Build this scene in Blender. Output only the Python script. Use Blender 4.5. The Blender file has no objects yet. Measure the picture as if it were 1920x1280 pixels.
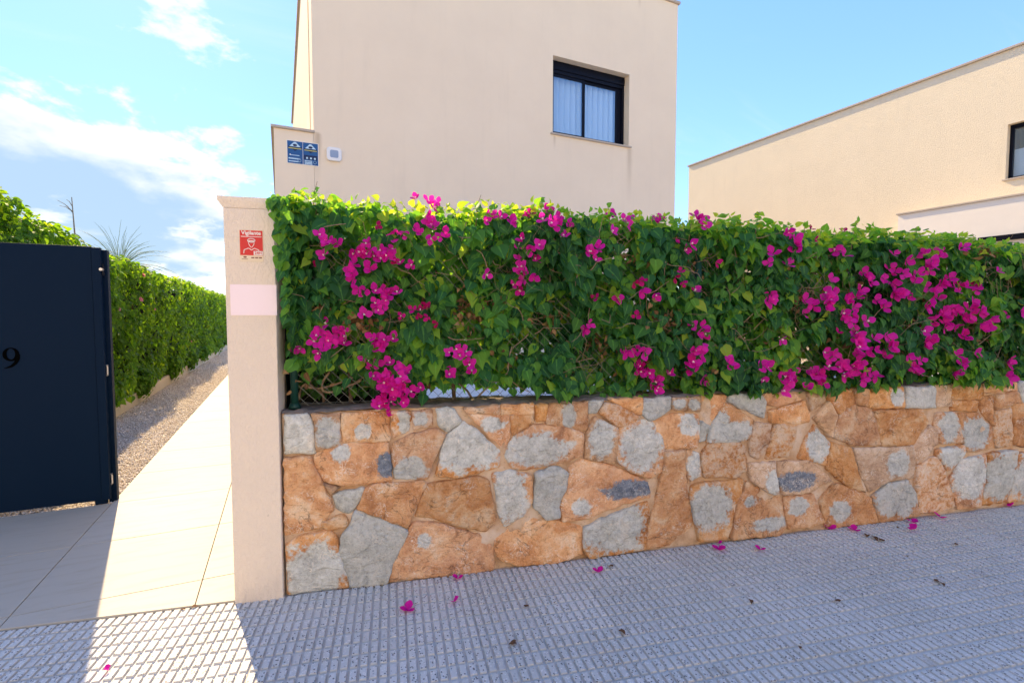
import bpy, bmesh, math, random
import numpy as np
from mathutils import Vector, Matrix, Euler
from mathutils.geometry import delaunay_2d_cdt
R = math.radians
random.seed(7); rng = np.random.default_rng(7)
S = bpy.context.scene
COL = S.collection

# ------------------------------------------------------------------ camera
CAM_H, FPX, YAW, PITCH = 1.5, 927.0, R(25.0), math.atan(48/927.0)
cam = bpy.data.objects.new('camera', bpy.data.cameras.new('camera'))
COL.objects.link(cam); S.camera = cam
cam.location = (0, 0, CAM_H)
cam.rotation_euler = (R(90) - PITCH, 0, -YAW)
cam.data.sensor_width = 36.0
cam.data.lens = FPX/1920*36
cam.data.clip_end = 3000; cam.data.clip_start = 0.05

# ------------------------------------------------------------------ light
SUN_AZ, SUN_EL = R(-11.0), R(37.0)          # azimuth from the path direction (+Y), towards +X
EXPOSURE = 2.14
SKY_STRENGTH = 0.15
sun_dir = Vector((math.sin(SUN_AZ)*math.cos(SUN_EL), math.cos(SUN_AZ)*math.cos(SUN_EL), math.sin(SUN_EL)))
sl = bpy.data.lights.new('sun', 'SUN'); sl.energy = 2.2; sl.angle = R(0.53); sl.color = (1.0, 0.76, 0.44)
sun = bpy.data.objects.new('sun', sl); COL.objects.link(sun)
sun.rotation_euler = sun_dir.to_track_quat('Z', 'Y').to_euler()
sun.location = (0, 0, 30)
S.view_settings.view_transform = 'Standard'; S.view_settings.look = 'None'
S.view_settings.gamma = 1.0; S.view_settings.exposure = EXPOSURE
S.view_settings.use_curve_mapping = False

world = bpy.data.worlds.new('World'); S.world = world; world.use_nodes = True
class NT:
    """tiny helper round a node tree"""
    def __init__(s, tree): s.t = tree; s.t.nodes.clear()
    def n(s, typ, **kw):
        nd = s.t.nodes.new(typ)
        ins = kw.pop('ins', {})
        for k, v in kw.items(): setattr(nd, k, v)
        for k, v in ins.items(): s.put(nd, k, v)
        return nd
    def put(s, nd, k, v):
        sock = nd.inputs[k]
        if isinstance(v, bpy.types.NodeSocket): s.t.links.new(v, sock)
        elif isinstance(v, bpy.types.Node): s.t.links.new(v.outputs[0], sock)
        else:
            if sock.type == 'RGBA' and len(v) == 3: v = (*v, 1)
            sock.default_value = v
    def math(s, op, a, b=0.0, c=0.0, clamp=False):
        nd = s.n('ShaderNodeMath', operation=op, use_clamp=clamp)
        for i, v in enumerate((a, b, c)): s.put(nd, i, v)
        return nd.outputs[0]
    def mix(s, f, a, b, blend='MIX'):
        nd = s.n('ShaderNodeMix', data_type='RGBA', blend_type=blend)
        s.put(nd, 0, f); s.put(nd, 6, a); s.put(nd, 7, b)
        return nd.outputs[2]
    def step(s, x, lo, hi, a=0.0, b=1.0):
        nd = s.n('ShaderNodeMapRange', interpolation_type='SMOOTHSTEP')
        for i, v in enumerate((x, lo, hi, a, b)): s.put(nd, i, v)
        return nd.outputs[0]
    def noise(s, vec, scale, detail=3, rough=0.55, dist=0.0):
        nd = s.n('ShaderNodeTexNoise'); 
        if vec is not None: s.put(nd, 'Vector', vec)
        s.put(nd, 'Scale', scale); s.put(nd, 'Detail', detail); s.put(nd, 'Roughness', rough); s.put(nd, 'Distortion', dist)
        return nd.outputs['Fac']
    def voro(s, vec, scale, feature='F1', out='Distance'):
        nd = s.n('ShaderNodeTexVoronoi', feature=feature)
        if vec is not None: s.put(nd, 'Vector', vec)
        s.put(nd, 'Scale', scale)
        return nd.outputs[out]
    def mapping(s, vec, scale=(1,1,1), loc=(0,0,0), rot=(0,0,0)):
        nd = s.n('ShaderNodeMapping'); s.put(nd, 'Vector', vec)
        s.put(nd, 'Scale', scale); s.put(nd, 'Location', loc); s.put(nd, 'Rotation', rot)
        return nd.outputs[0]
    def ramp(s, f, stops):
        nd = s.n('ShaderNodeValToRGB'); el = nd.color_ramp.elements
        while len(el) < len(stops): el.new(0.5)
        for e, (p, c) in zip(el, stops): e.position = p; e.color = (*c, 1)
        s.put(nd, 0, f); return nd.outputs[0]
    def sep(s, vec):
        nd = s.n('ShaderNodeSeparateXYZ'); s.put(nd, 0, vec); return nd.outputs
    def attr(s, name):
        return s.n('ShaderNodeAttribute', attribute_name=name)
    def bump(s, h, strength=0.3, dist=0.01):
        nd = s.n('ShaderNodeBump'); s.put(nd, 'Height', h); s.put(nd, 'Strength', strength); s.put(nd, 'Distance', dist)
        return nd.outputs[0]

def make_world():
    T = NT(world.node_tree)
    sky = T.n('ShaderNodeTexSky', sky_type='NISHITA', sun_disc=False)
    sky.sun_elevation = SUN_EL; sky.sun_rotation = SUN_AZ % (2*math.pi)
    sky.air_density = 1.0; sky.dust_density = 0.05; sky.ozone_density = 3.0; sky.altitude = 50
    sk = T.mix(1.0, sky, (SKY_STRENGTH,)*3, 'MULTIPLY')
    # keep the glare round the sun within range without bleaching its blue
    r_, g_, b_ = T.n('ShaderNodeSeparateColor', ins={0: sk}).outputs[:3]
    k = T.math('DIVIDE', 1.0, T.math('ADD', 1.0, T.math('MULTIPLY', b_, 1.8)))
    kc = T.n('ShaderNodeCombineColor'); [T.put(kc, i, k) for i in range(3)]
    sk = T.mix(1.0, sk, kc.outputs[0], 'MULTIPLY')
    sk = T.n('ShaderNodeHueSaturation', ins={'Hue': 0.509, 'Saturation': 1.12, 'Value': 1.20, 'Color': sk}).outputs[0]
    co = T.n('ShaderNodeTexCoord').outputs['Generated']
    x, y, z = T.sep(co)
    zz = T.math('ADD', T.math('MAXIMUM', z, 0.0), 0.22)
    cv = T.n('ShaderNodeCombineXYZ'); T.put(cv, 0, T.math('DIVIDE', x, zz)); T.put(cv, 1, T.math('DIVIDE', y, zz)); T.put(cv, 2, T.math('MULTIPLY', z, 1.5))
    LOC = (11.9, 3.1, 0.9)
    cvec = T.mapping(cv.outputs[0], scale=(1.0, 0.8, 1.0), loc=LOC)
    big = T.noise(cvec, 1.9, 12, 0.58, 0.1)
    above = T.noise(T.mapping(cv.outputs[0], scale=(0.90, 0.72, 1.0), loc=LOC), 1.9, 6, 0.5, 0.1)     # the same clouds a little higher up
    # cloud cover thins out away from the sunny quarter of the sky and with height
    cover = T.math('ADD', T.step(x, -0.30, 0.42, 0.43, 0.66), T.step(z, 0.16, 0.46, -0.02, 0.085))
    over = T.math('SUBTRACT', big, cover)
    dens = T.math('MULTIPLY', T.step(over, -0.01, 0.05), T.step(z, -0.02, 0.03))
    wisp = T.noise(T.mapping(cv.outputs[0], scale=(0.5, 2.2, 1.0), rot=(0, 0, R(-35))), 1.6, 7, 0.6, 0.6)
    dens2 = T.math('MULTIPLY', T.step(wisp, 0.50, 0.85), 0.28)
    core = T.math('MULTIPLY', T.step(T.math('SUBTRACT', above, cover), -0.04, 0.12), T.step(over, 0.0, 0.10))
    ccol = T.mix(core, (0.265, 0.265, 0.265), (0.120, 0.165, 0.215))
    allc = T.math('MAXIMUM', dens, dens2)
    out = T.mix(T.math('MULTIPLY', allc, 0.95), sk, ccol)
    bg = T.n('ShaderNodeBackground', ins={'Color': out, 'Strength': 1.0})
    o = T.n('ShaderNodeOutputWorld'); T.put(o, 0, bg)
make_world()

# ------------------------------------------------------------------ helpers
MATS = {}
def material(name):
    m = bpy.data.materials.new(name); m.use_nodes = True; MATS[name] = m
    return m, NT(m.node_tree)
def finish(T, color, rough=0.8, normal=None, spec=0.3, metal=0.0, **kw):
    p = T.n('ShaderNodeBsdfPrincipled')
    T.put(p, 'Base Color', color); T.put(p, 'Roughness', rough); T.put(p, 'Metallic', metal)
    T.put(p, 'Specular IOR Level', spec)
    if normal is not None: T.put(p, 'Normal', normal)
    for k, v in kw.items(): T.put(p, k, v)
    o = T.n('ShaderNodeOutputMaterial'); T.put(o, 0, p); return p
def plain(name, col, rough=0.6, metal=0.0, spec=0.3, vary=0.08, scale=30, bump=0.0):
    m, T = material(name)
    co = T.n('ShaderNodeTexCoord').outputs['Object']
    nz = T.noise(co, scale, 4)
    c = T.mix(nz, tuple(v*(1-vary) for v in col), tuple(min(1, v*(1+vary)) for v in col))
    finish(T, c, rough, T.bump(nz, bump, 0.003) if bump else None, spec, metal)
    return m
def tag(o, label=None, cat=None, group=None, kind=None):
    if label: o['label'] = label
    if cat: o['category'] = cat
    if group: o['group'] = group
    if kind: o['kind'] = kind
    return o
def empty(name, loc=(0,0,0), rz=0.0):
    o = bpy.data.objects.new(name, None); COL.objects.link(o)
    o.location = loc; o.rotation_euler = (0, 0, rz); o.empty_display_size = 0.1
    return o
def link(name, me, mat=None, parent=None, loc=None, rot=None):
    o = bpy.data.objects.new(name, me); COL.objects.link(o)
    if mat is not None and len(me.materials) == 0: me.materials.append(MATS[mat] if isinstance(mat, str) else mat)
    if parent is not None: o.parent = parent
    if loc is not None: o.location = loc
    if rot is not None: o.rotation_euler = rot
    return o
class MB:
    """collects shapes and links them as one mesh"""
    def __init__(s): s.v = []; s.f = []
    def add(s, vs, fs):
        b = len(s.v); s.v += [tuple(p) for p in vs]; s.f += [tuple(i+b for i in f) for f in fs]; return s
    def box(s, x0, x1, y0, y1, z0, z1):
        return s.add([(x0,y0,z0),(x1,y0,z0),(x1,y1,z0),(x0,y1,z0),(x0,y0,z1),(x1,y0,z1),(x1,y1,z1),(x0,y1,z1)],
                     [(3,2,1,0),(4,5,6,7),(0,1,5,4),(1,2,6,5),(2,3,7,6),(3,0,4,7)])
    def prism(s, poly, axis, a, b):
        """poly of 2d points extruded along axis 'x','y' or 'z' from a to b"""
        n = len(poly)
        f3 = {'x': lambda p, t: (t, p[0], p[1]), 'y': lambda p, t: (p[0], t, p[1]), 'z': lambda p, t: (p[0], p[1], t)}[axis]
        vs = [f3(p, a) for p in poly] + [f3(p, b) for p in poly]
        fs = [tuple(range(n))[::-1], tuple(range(n, 2*n))] + [(i, (i+1) % n, n+(i+1) % n, n+i) for i in range(n)]
        return s.add(vs, fs)
    def tube(s, pts, rad, seg=6, caps=True):
        pts = [Vector(p) for p in pts]
        if not hasattr(rad, '__len__'): rad = [rad]*len(pts)
        b = len(s.v)
        for i, p in enumerate(pts):
            t = (pts[min(i+1, len(pts)-1)] - pts[max(i-1, 0)]).normalized()
            a = Vector((0,0,1)) if abs(t.z) < 0.9 else Vector((1,0,0))
            e1 = t.cross(a).normalized(); e2 = t.cross(e1)
            for k in range(seg):
                an = 2*math.pi*k/seg
                s.v.append(tuple(p + rad[i]*(math.cos(an)*e1 + math.sin(an)*e2)))
        for i in range(len(pts)-1):
            for k in range(seg):
                s.f.append((b+i*seg+k, b+i*seg+(k+1) % seg, b+(i+1)*seg+(k+1) % seg, b+(i+1)*seg+k))
        if caps:
            s.f.append(tuple(b+k for k in range(seg))); s.f.append(tuple(b+(len(pts)-1)*seg+k for k in range(seg))[::-1])
        return s
    def build(s, name, mat, parent=None, loc=None, bevel=0.0, smooth=False, rot=None, seg=2):
        me = bpy.data.meshes.new(name)
        me.from_pydata(s.v, [], s.f)
        bm = bmesh.new(); bm.from_mesh(me)
        bmesh.ops.recalc_face_normals(bm, faces=bm.faces[:])
        if bevel:
            ed = [e for e in bm.edges if e.is_manifold and e.calc_face_angle(0) > 0.5]
            bmesh.ops.bevel(bm, geom=ed, offset=bevel, segments=seg, profile=0.6, affect='EDGES', clamp_overlap=True)
        bm.to_mesh(me); bm.free()
        if smooth: me.polygons.foreach_set('use_smooth', [True]*len(me.polygons))
        return link(name, me, mat, parent, loc, rot)
def text_part(name, body, size, mat, parent, loc, rot, offset=0.0, extrude=0.0006, align='CENTER'):
    cu = bpy.data.curves.new(name, 'FONT'); cu.body = body; cu.size = size; cu.align_x = align; cu.align_y = 'CENTER'
    cu.offset = offset; cu.extrude = extrude
    tmp = bpy.data.objects.new(name + '_tmp', cu); COL.objects.link(tmp)
    bpy.context.view_layer.update()
    me = bpy.data.meshes.new_from_object(tmp.evaluated_get(bpy.context.evaluated_depsgraph_get()))
    bpy.data.objects.remove(tmp); me.materials.clear()
    return link(name, me, mat, parent, loc, rot)

# measured sight lines: a pixel of the photograph -> a point on a known real plane
_f = Vector((math.sin(YAW)*math.cos(PITCH), math.cos(YAW)*math.cos(PITCH), -math.sin(PITCH)))
_r = Vector((math.cos(YAW), -math.sin(YAW), 0)); _u = _r.cross(_f)
def ray(px, py): return _f + (px-960)/FPX*_r - (py-640)/FPX*_u
def ground_pt(px, py, z=0.0):
    d = ray(px, py); return Vector((0,0,CAM_H)) + d*((z-CAM_H)/d.z)
WA = Vector((-0.007, 2.859, 0.0)); WTH = R(-11.38)         # corner of the street wall and its direction
WD = Vector((math.cos(WTH), math.sin(WTH), 0)); WN = Vector((-math.sin(WTH), math.cos(WTH), 0))   # along / into the garden
def wall_pt(px, py, w=0.0):
    """(u, z) on the vertical plane w metres behind the wall face"""
    d = ray(px, py); c = Vector((0,0,CAM_H)); p0 = WA + WN*w
    t = (p0-c).dot(WN)/d.dot(WN); q = c + d*t
    return (q-WA).dot(WD), q.z
def W(u, w, z): return WA + WD*u + WN*w + Vector((0,0,z))
class Waves:
    """smooth pseudo noise in 2d for shaping geometry"""
    def __init__(s, f, n=14, seed=0):
        r = np.random.default_rng(seed); a = r.uniform(0, 2*np.pi, n); k = f*r.uniform(0.5, 1.8, n)
        s.kx = k*np.cos(a); s.ky = k*np.sin(a); s.ph = r.uniform(0, 6.28, n); s.n = n
    def __call__(s, x, y):
        x = np.asarray(x, float)[..., None]; y = np.asarray(y, float)[..., None]
        return np.sin(x*s.kx + y*s.ky + s.ph).sum(-1)/math.sqrt(s.n)   # about -1.5..1.5

# ------------------------------------------------------------------ materials
def render_wall(name, col, streaks=(), stain=0.10, rough=1.0, dirt=0.0):
    """painted plaster with fine grain; streaks = (x, width, ztop, length) weather marks in object space"""
    m, T = material(name)
    co = T.n('ShaderNodeTexCoord').outputs['Object']
    x, y, z = T.sep(co)
    n1 = T.noise(co, 1.1, 7, 0.66); n2 = T.noise(co, 160, 3, 0.6); n3 = T.noise(T.mapping(co, scale=(3.0, 3.0, 0.35)), 1.5, 5, 0.65)
    c = T.mix(n1, tuple(v*0.91 for v in col), tuple(min(v*1.07, 0.92) for v in col))
    c = T.mix(T.math('MULTIPLY', T.step(n3, 0.52, 0.8), stain), c, tuple(v*0.62 for v in col))
    c = T.mix(T.math('MULTIPLY', T.step(n2, 0.35, 0.7), 0.08), c, tuple(v*0.75 for v in col))
    for (sx, sw, zt, ln) in streaks:
        dx = T.math('ABSOLUTE', T.math('SUBTRACT', T.math('ADD', x, T.math('MULTIPLY', T.math('SUBTRACT', n3, 0.5), 0.12)), sx))
        a = T.math('MULTIPLY', T.step(dx, sw, 0.0), T.step(z, zt-ln, zt-0.02))
        a = T.math('MULTIPLY', a, T.step(z, zt+0.015, zt))
        c = T.mix(T.math('MULTIPLY', a, 0.34), c, (0.36, 0.25, 0.15))
    nb = T.math('ADD', T.math('MULTIPLY', n2, 0.7), T.math('MULTIPLY', T.noise(co, 45, 3), 0.6))
    if dirt:
        c = T.mix(T.math('MULTIPLY', T.math('MULTIPLY', T.step(z, 0.22, 0.0), T.step(n3, 0.40, 0.70)), dirt), c, (0.30, 0.23, 0.17))
        c = T.mix(T.math('MULTIPLY', T.step(T.noise(co, 28, 2), 0.74, 0.78), 0.3), c, (0.30, 0.22, 0.16))
    if rough > 1:
        nb = T.math('ADD', nb, T.math('MULTIPLY', T.step(T.noise(T.mapping(co, scale=(1, 1, 0.45)), 75, 3, 0.6, 0.5), 0.40, 0.62), 1.2))
    finish(T, c, 0.92, T.bump(nb, min(1.0, 0.35*rough), 0.004), 0.15)
render_wall('house_plaster', (0.87, 0.725, 0.55), streaks=[(5.42, 0.10, 0.50, 1.1), (0.04, 0.07, -0.02, 0.9), (0.06, 0.06, -0.04, 0.5), (3.84, 0.04, 0.50, 0.25), (4.6, 0.10, 3.35, 0.5), (5.6, 0.06, 3.35, 0.35)], stain=0.12)
render_wall('neighbour_plaster', (0.82, 0.71, 0.53), stain=0.16, rough=1.5)
render_wall('neighbour_white', (0.84, 0.78, 0.70), stain=0.06)
render_wall('pillar_plaster', (0.82, 0.695, 0.56), stain=0.08, rough=1.4, dirt=0.6)
render_wall('pale_plaster', (0.80, 0.73, 0.62), stain=0.10)
render_wall('coping_stone', (0.50, 0.43, 0.36), stain=0.25)
render_wall('edging_concrete', (0.60, 0.53, 0.42), stain=0.3)
plain('gate_paint', (0.0028, 0.013, 0.032), 0.5, 0.0, 0.06, 0.05, 60, 0.05)
plain('gate_dark', (0.006, 0.010, 0.018), 0.5, 0, 0.3)
plain('digit_black', (0.002, 0.002, 0.002), 0.9, 0, 0.0)
plain('steel', (0.55, 0.55, 0.56), 0.35, 0.9, 0.5, 0.2, 80)
plain('frame_anthracite', (0.004, 0.005, 0.012), 0.4, 0.0, 0.12)
plain('white_plastic', (0.80, 0.80, 0.80), 0.4, 0, 0.4, 0.03)
plain('grey_plastic', (0.28, 0.36, 0.50), 0.35, 0, 0.4, 0.05)
plain('plate_pink', (0.93, 0.77, 0.78), 0.5, 0, 0.3, 0.01)
plain('sign_red', (0.62, 0.018, 0.02), 0.35, 0, 0.4, 0.04)
plain('sign_cream', (0.80, 0.66, 0.47), 0.4, 0, 0.3, 0.04)
plain('sign_white', (0.86, 0.82, 0.76), 0.4, 0, 0.3, 0.03)
plain('sign_brown', (0.20, 0.06, 0.04), 0.5)
plain('sign_blue', (0.006, 0.085, 0.26), 0.35, 0, 0.4, 0.06)
plain('sign_navy', (0.004, 0.02, 0.08), 0.4)
plain('sign_yellow', (0.55, 0.50, 0.15), 0.4)
plain('sign_pale', (0.50, 0.68, 0.80), 0.4)
plain('fence_green', (0.010, 0.055, 0.042), 0.45, 0, 0.4, 0.1)
plain('fence_wire', (0.16, 0.17, 0.16), 0.5, 0.6, 0.4, 0.2, 90)
plain('net_black', (0.006, 0.008, 0.008), 0.9, 0, 0.1, 0.4, 300)  # near-black for the sheet behind one hedge and the core of the other
plain('bark', (0.30, 0.21, 0.13), 0.85, 0, 0.2, 0.45, 60, 0.4)
plain('bark_dark', (0.13, 0.085, 0.055), 0.9, 0, 0.2, 0.5, 60, 0.4)
plain('dry_stem', (0.22, 0.20, 0.15), 0.85, 0, 0.2, 0.3, 40)
plain('blind_white', (0.86, 0.87, 0.88), 0.8, 0, 0.2, 0.02)
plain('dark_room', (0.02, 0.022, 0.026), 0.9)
plain('hanger_wire', (0.85, 0.85, 0.86), 0.3, 0.3, 0.5)
plain('stamen_white', (0.92, 0.88, 0.78), 0.7)
plain('soil', (0.055, 0.038, 0.026), 0.95, 0, 0.1, 0.5, 40, 0.6)
plain('dead_brown', (0.14, 0.075, 0.04), 0.9, 0, 0.1, 0.4, 200)

def mat_glass():
    m, T = material('window_glass')
    gl = T.n('ShaderNodeBsdfGlossy', ins={'Color': (0.80, 0.92, 1.0), 'Roughness': 0.01})
    tr = T.n('ShaderNodeBsdfTransparent', ins={'Color': (0.88, 0.94, 0.98)})
    fr = T.n('ShaderNodeLayerWeight', ins={'Blend': 0.5})
    mx = T.n('ShaderNodeMixShader'); T.put(mx, 0, T.math('ADD', T.math('MULTIPLY', T.math('POWER', fr.outputs['Facing'], 3.0), 0.7), 0.14, clamp=True)); T.put(mx, 1, tr); T.put(mx, 2, gl)
    o = T.n('ShaderNodeOutputMaterial'); T.put(o, 0, mx)
mat_glass()

def mat_stone():
    m, T = material('wall_stone')
    co = T.n('ShaderNodeTexCoord').outputs['Object']
    tone = T.attr('tone').outputs['Fac']; patch = T.attr('patch').outputs['Fac']; pale = T.attr('pale').outputs['Fac']
    off = T.n('ShaderNodeCombineXYZ'); T.put(off, 0, T.math('MULTIPLY', tone, 37.0)); T.put(off, 1, T.math('MULTIPLY', tone, 19.0)); T.put(off, 2, T.math('MULTIPLY', tone, 71.0))
    vec = T.n('ShaderNodeVectorMath', operation='ADD'); T.put(vec, 0, co); T.put(vec, 1, off.outputs[0]); vec = vec.outputs[0]
    n1 = T.noise(vec, 7, 6, 0.62, 0.5); n2 = T.noise(vec, 38, 5, 0.65, 0.3); n3 = T.noise(vec, 130, 3, 0.6)
    vein = T.noise(T.mapping(vec, scale=(1, 1, 2.2), rot=(0, R(25), 0)), 12, 6, 0.7, 1.6)
    org = T.ramp(n1, [(0.30, (0.36, 0.165, 0.075)), (0.43, (0.55, 0.265, 0.115)), (0.55, (0.66, 0.365, 0.175)), (0.66, (0.74, 0.53, 0.34))])
    brn = T.ramp(n1, [(0.32, (0.32, 0.20, 0.125)), (0.5, (0.52, 0.33, 0.195)), (0.66, (0.66, 0.49, 0.34))])
    base = T.mix(T.step(tone, 0.35, 0.75), org, brn)
    base = T.mix(T.math('MULTIPLY', T.step(n2, 0.5, 0.75), 0.35), base, (0.60, 0.40, 0.23))
    base = T.mix(T.math('MULTIPLY', T.step(n2, 0.48, 0.25), 0.45), base, (0.19, 0.085, 0.04))
    base = T.mix(T.math('MULTIPLY', T.step(vein, 0.62, 0.70), 0.5), base, (0.66, 0.52, 0.38))
    pm = T.math('MULTIPLY', T.step(T.math('ADD', n2, T.math('MULTIPLY', n1, 0.6)), 0.62, 0.95), pale)
    base = T.mix(pm, base, (0.66, 0.52, 0.40))
    grey = T.ramp(T.math('ADD', T.math('MULTIPLY', n1, 0.5), T.math('MULTIPLY', n2, 0.5)),
                  [(0.32, (0.28, 0.28, 0.25)), (0.5, (0.49, 0.495, 0.455)), (0.66, (0.66, 0.665, 0.62))])
    dark = T.attr('dark').outputs['Fac']
    grey = T.mix(dark, grey, T.ramp(n2, [(0.3, (0.06, 0.075, 0.105)), (0.7, (0.22, 0.25, 0.29))]))
    grey = T.mix(T.math('MULTIPLY', T.step(vein, 0.60, 0.68), 0.45), grey, (0.60, 0.54, 0.45))
    grey = T.mix(T.math('MULTIPLY', T.step(n1, 0.56, 0.72), 0.30), grey, (0.42, 0.29, 0.16))
    f = T.step(T.math('ADD', patch, T.math('ADD', T.math('MULTIPLY', T.math('SUBTRACT', n2, 0.5), 1.1), T.math('MULTIPLY', T.math('SUBTRACT', n1, 0.5), 1.6))), -0.10, 0.22)
    c = T.mix(f, base, grey)
    c = T.mix(T.math('MULTIPLY', T.step(n3, 0.58, 0.70), 0.40), c, (0.72, 0.60, 0.46))
    c = T.mix(T.math('MULTIPLY', T.step(n3, 0.42, 0.30), 0.45), c, (0.14, 0.08, 0.05))
    crust = T.math('MULTIPLY', T.step(T.math('ABSOLUTE', T.math('SUBTRACT', T.noise(vec, 22, 5, 0.6, 1.0), 0.5)), 0.022, 0.006), T.step(T.noise(vec, 9, 3), 0.50, 0.62))
    c = T.mix(T.math('MULTIPLY', crust, 0.75), c, (0.74, 0.66, 0.55))
    crack = T.math('MULTIPLY', T.step(T.math('ABSOLUTE', T.math('SUBTRACT', T.noise(T.mapping(vec, loc=(3, 7, 1)), 6, 6, 0.55, 0.8), 0.5)), 0.010, 0.003), T.step(T.noise(T.mapping(vec, loc=(9, 2, 5)), 5, 2), 0.50, 0.58))
    c = T.mix(T.math('MULTIPLY', crack, T.math('SUBTRACT', 0.5, T.math('MULTIPLY', f, 0.4))), c, (0.10, 0.055, 0.03))
    val = T.n('ShaderNodeHueSaturation', ins={'Value': T.math('ADD', 0.86, T.math('MULTIPLY', T.math('FRACT', T.math('MULTIPLY', tone, 53.7)), 0.34)), 'Saturation': T.math('ADD', 0.95, T.math('MULTIPLY', T.math('FRACT', T.math('MULTIPLY', tone, 91.3)), 0.22)), 'Color': c})
    c = val.outputs[0]
    cleft = T.noise(T.mapping(vec, scale=(1, 1, 1.8), rot=(0, R(20), 0)), 16, 5, 0.6, 1.2)
    h = T.math('ADD', T.math('MULTIPLY', cleft, 0.9), T.math('ADD', T.math('MULTIPLY', n2, 0.6), T.math('MULTIPLY', n3, 0.25)))
    h = T.math('SUBTRACT', T.math('ADD', h, T.math('MULTIPLY', f, 0.12)), T.math('MULTIPLY', crack, 0.25))
    h = T.math('ADD', h, T.math('MULTIPLY', T.step(T.noise(T.mapping(vec, scale=(1, 1, 1.6), rot=(0, R(-30), 0)), 6, 4, 0.5, 0.8), 0.46, 0.54), 0.40))
    finish(T, c, 0.85, T.bump(h, 0.85, 0.013), 0.25)
mat_stone()
def mat_mortar():
    m, T = material('mortar')
    co = T.n('ShaderNodeTexCoord').outputs['Object']
    n1 = T.noise(co, 6, 5); n2 = T.noise(co, 60, 5, 0.7)
    c = T.ramp(n1, [(0.35, (0.46, 0.28, 0.155)), (0.5, (0.62, 0.43, 0.275)), (0.65, (0.70, 0.55, 0.41))])
    c = T.mix(T.math('MULTIPLY', T.step(n2, 0.45, 0.25), 0.6), c, (0.16, 0.10, 0.06))
    finish(T, c, 0.95, T.bump(n2, 0.8, 0.01), 0.1)
mat_mortar()
def mat_ledge():
    m, T = material('ledge_mortar')
    co = T.n('ShaderNodeTexCoord').outputs['Object']
    n1 = T.noise(co, 9, 6, 0.7); n2 = T.noise(co, 70, 4, 0.7)
    c = T.ramp(n1, [(0.3, (0.15, 0.12, 0.10)), (0.55, (0.26, 0.215, 0.18)), (0.75, (0.36, 0.30, 0.25))])
    finish(T, c, 0.95, T.bump(n2, 0.8, 0.008), 0.1)
mat_ledge()

def mat_tile():
    m, T = material('pavement_tile')
    g = T.n('ShaderNodeNewGeometry').outputs['Position']
    rnd = T.n('ShaderNodeObjectInfo').outputs['Random']
    n1 = T.noise(g, 1.6, 5, 0.6); n2 = T.noise(g, 7, 5, 0.65)
    c = T.mix(rnd, (0.52, 0.525, 0.495), (0.62, 0.62, 0.59))
    c = T.mix(T.math('MULTIPLY', T.step(n1, 0.35, 0.7), 0.6), c, (0.54, 0.535, 0.50))
    v = T.n('ShaderNodeTexVoronoi', feature='F1'); T.put(v, 'Vector', g); T.put(v, 'Scale', 115.0)
    r_, g_, b_ = T.n('ShaderNodeSeparateColor', ins={0: v.outputs['Color']}).outputs[:3]
    spot = T.step(v.outputs['Distance'], 0.52, 0.40)
    dk = T.math('MULTIPLY', T.math('MULTIPLY', T.step(r_, 0.70, 0.73), spot), 0.9)
    lt = T.math('MULTIPLY', T.math('MULTIPLY', T.step(g_, 0.66, 0.69), spot), 0.8)
    sep = T.sep(T.n('ShaderNodeTexCoord').outputs['Object'])
    top = T.step(sep[2], -0.005, -0.001)
    c = T.mix(T.math('MULTIPLY', dk, top), c, (0.07, 0.07, 0.075))
    c = T.mix(T.math('MULTIPLY', lt, top), c, (0.74, 0.72, 0.69))
    # grout haze in the grooves and old dirt marks
    c = T.mix(T.math('MULTIPLY', T.math('SUBTRACT', 1.0, top), 0.35), c, (0.52, 0.475, 0.42))
    st = T.math('MULTIPLY', T.step(n2, 0.60, 0.74), T.step(T.noise(g, 2.3, 3), 0.50, 0.62))
    c = T.mix(T.math('MULTIPLY', st, 0.45), c, (0.15, 0.115, 0.08))
    st2 = T.step(T.noise(g, 14, 3, 0.5), 0.70, 0.76)
    c = T.mix(T.math('MULTIPLY', st2, 0.35), c, (0.13, 0.10, 0.07))
    finish(T, c, 0.62, T.bump(T.noise(g, 260, 3), 0.25, 0.002), 0.35)
mat_tile()
def mat_slab():
    m, T = material('path_slab')
    g = T.n('ShaderNodeNewGeometry').outputs['Position']
    rnd = T.n('ShaderNodeObjectInfo').outputs['Random']
    wn = T.noise(T.mapping(g, scale=(1.0, 5.0, 1.0), rot=(0, 0, R(12))), 3.0, 6, 0.65, 0.4)
    n2 = T.noise(g, 45, 4, 0.7)
    c = T.mix(rnd, (0.42, 0.385, 0.315), (0.455, 0.42, 0.35))
    c = T.mix(T.math('MULTIPLY', T.step(wn, 0.45, 0.75), 0.5), c, (0.34, 0.285, 0.205))
    c = T.mix(T.math('MULTIPLY', T.step(n2, 0.62, 0.72), T.math('MULTIPLY', T.step(wn, 0.5, 0.65), 0.5)), c, (0.36, 0.31, 0.24))
    finish(T, c, 0.6, T.bump(n2, 0.12, 0.002), 0.3)
mat_slab()
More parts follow.
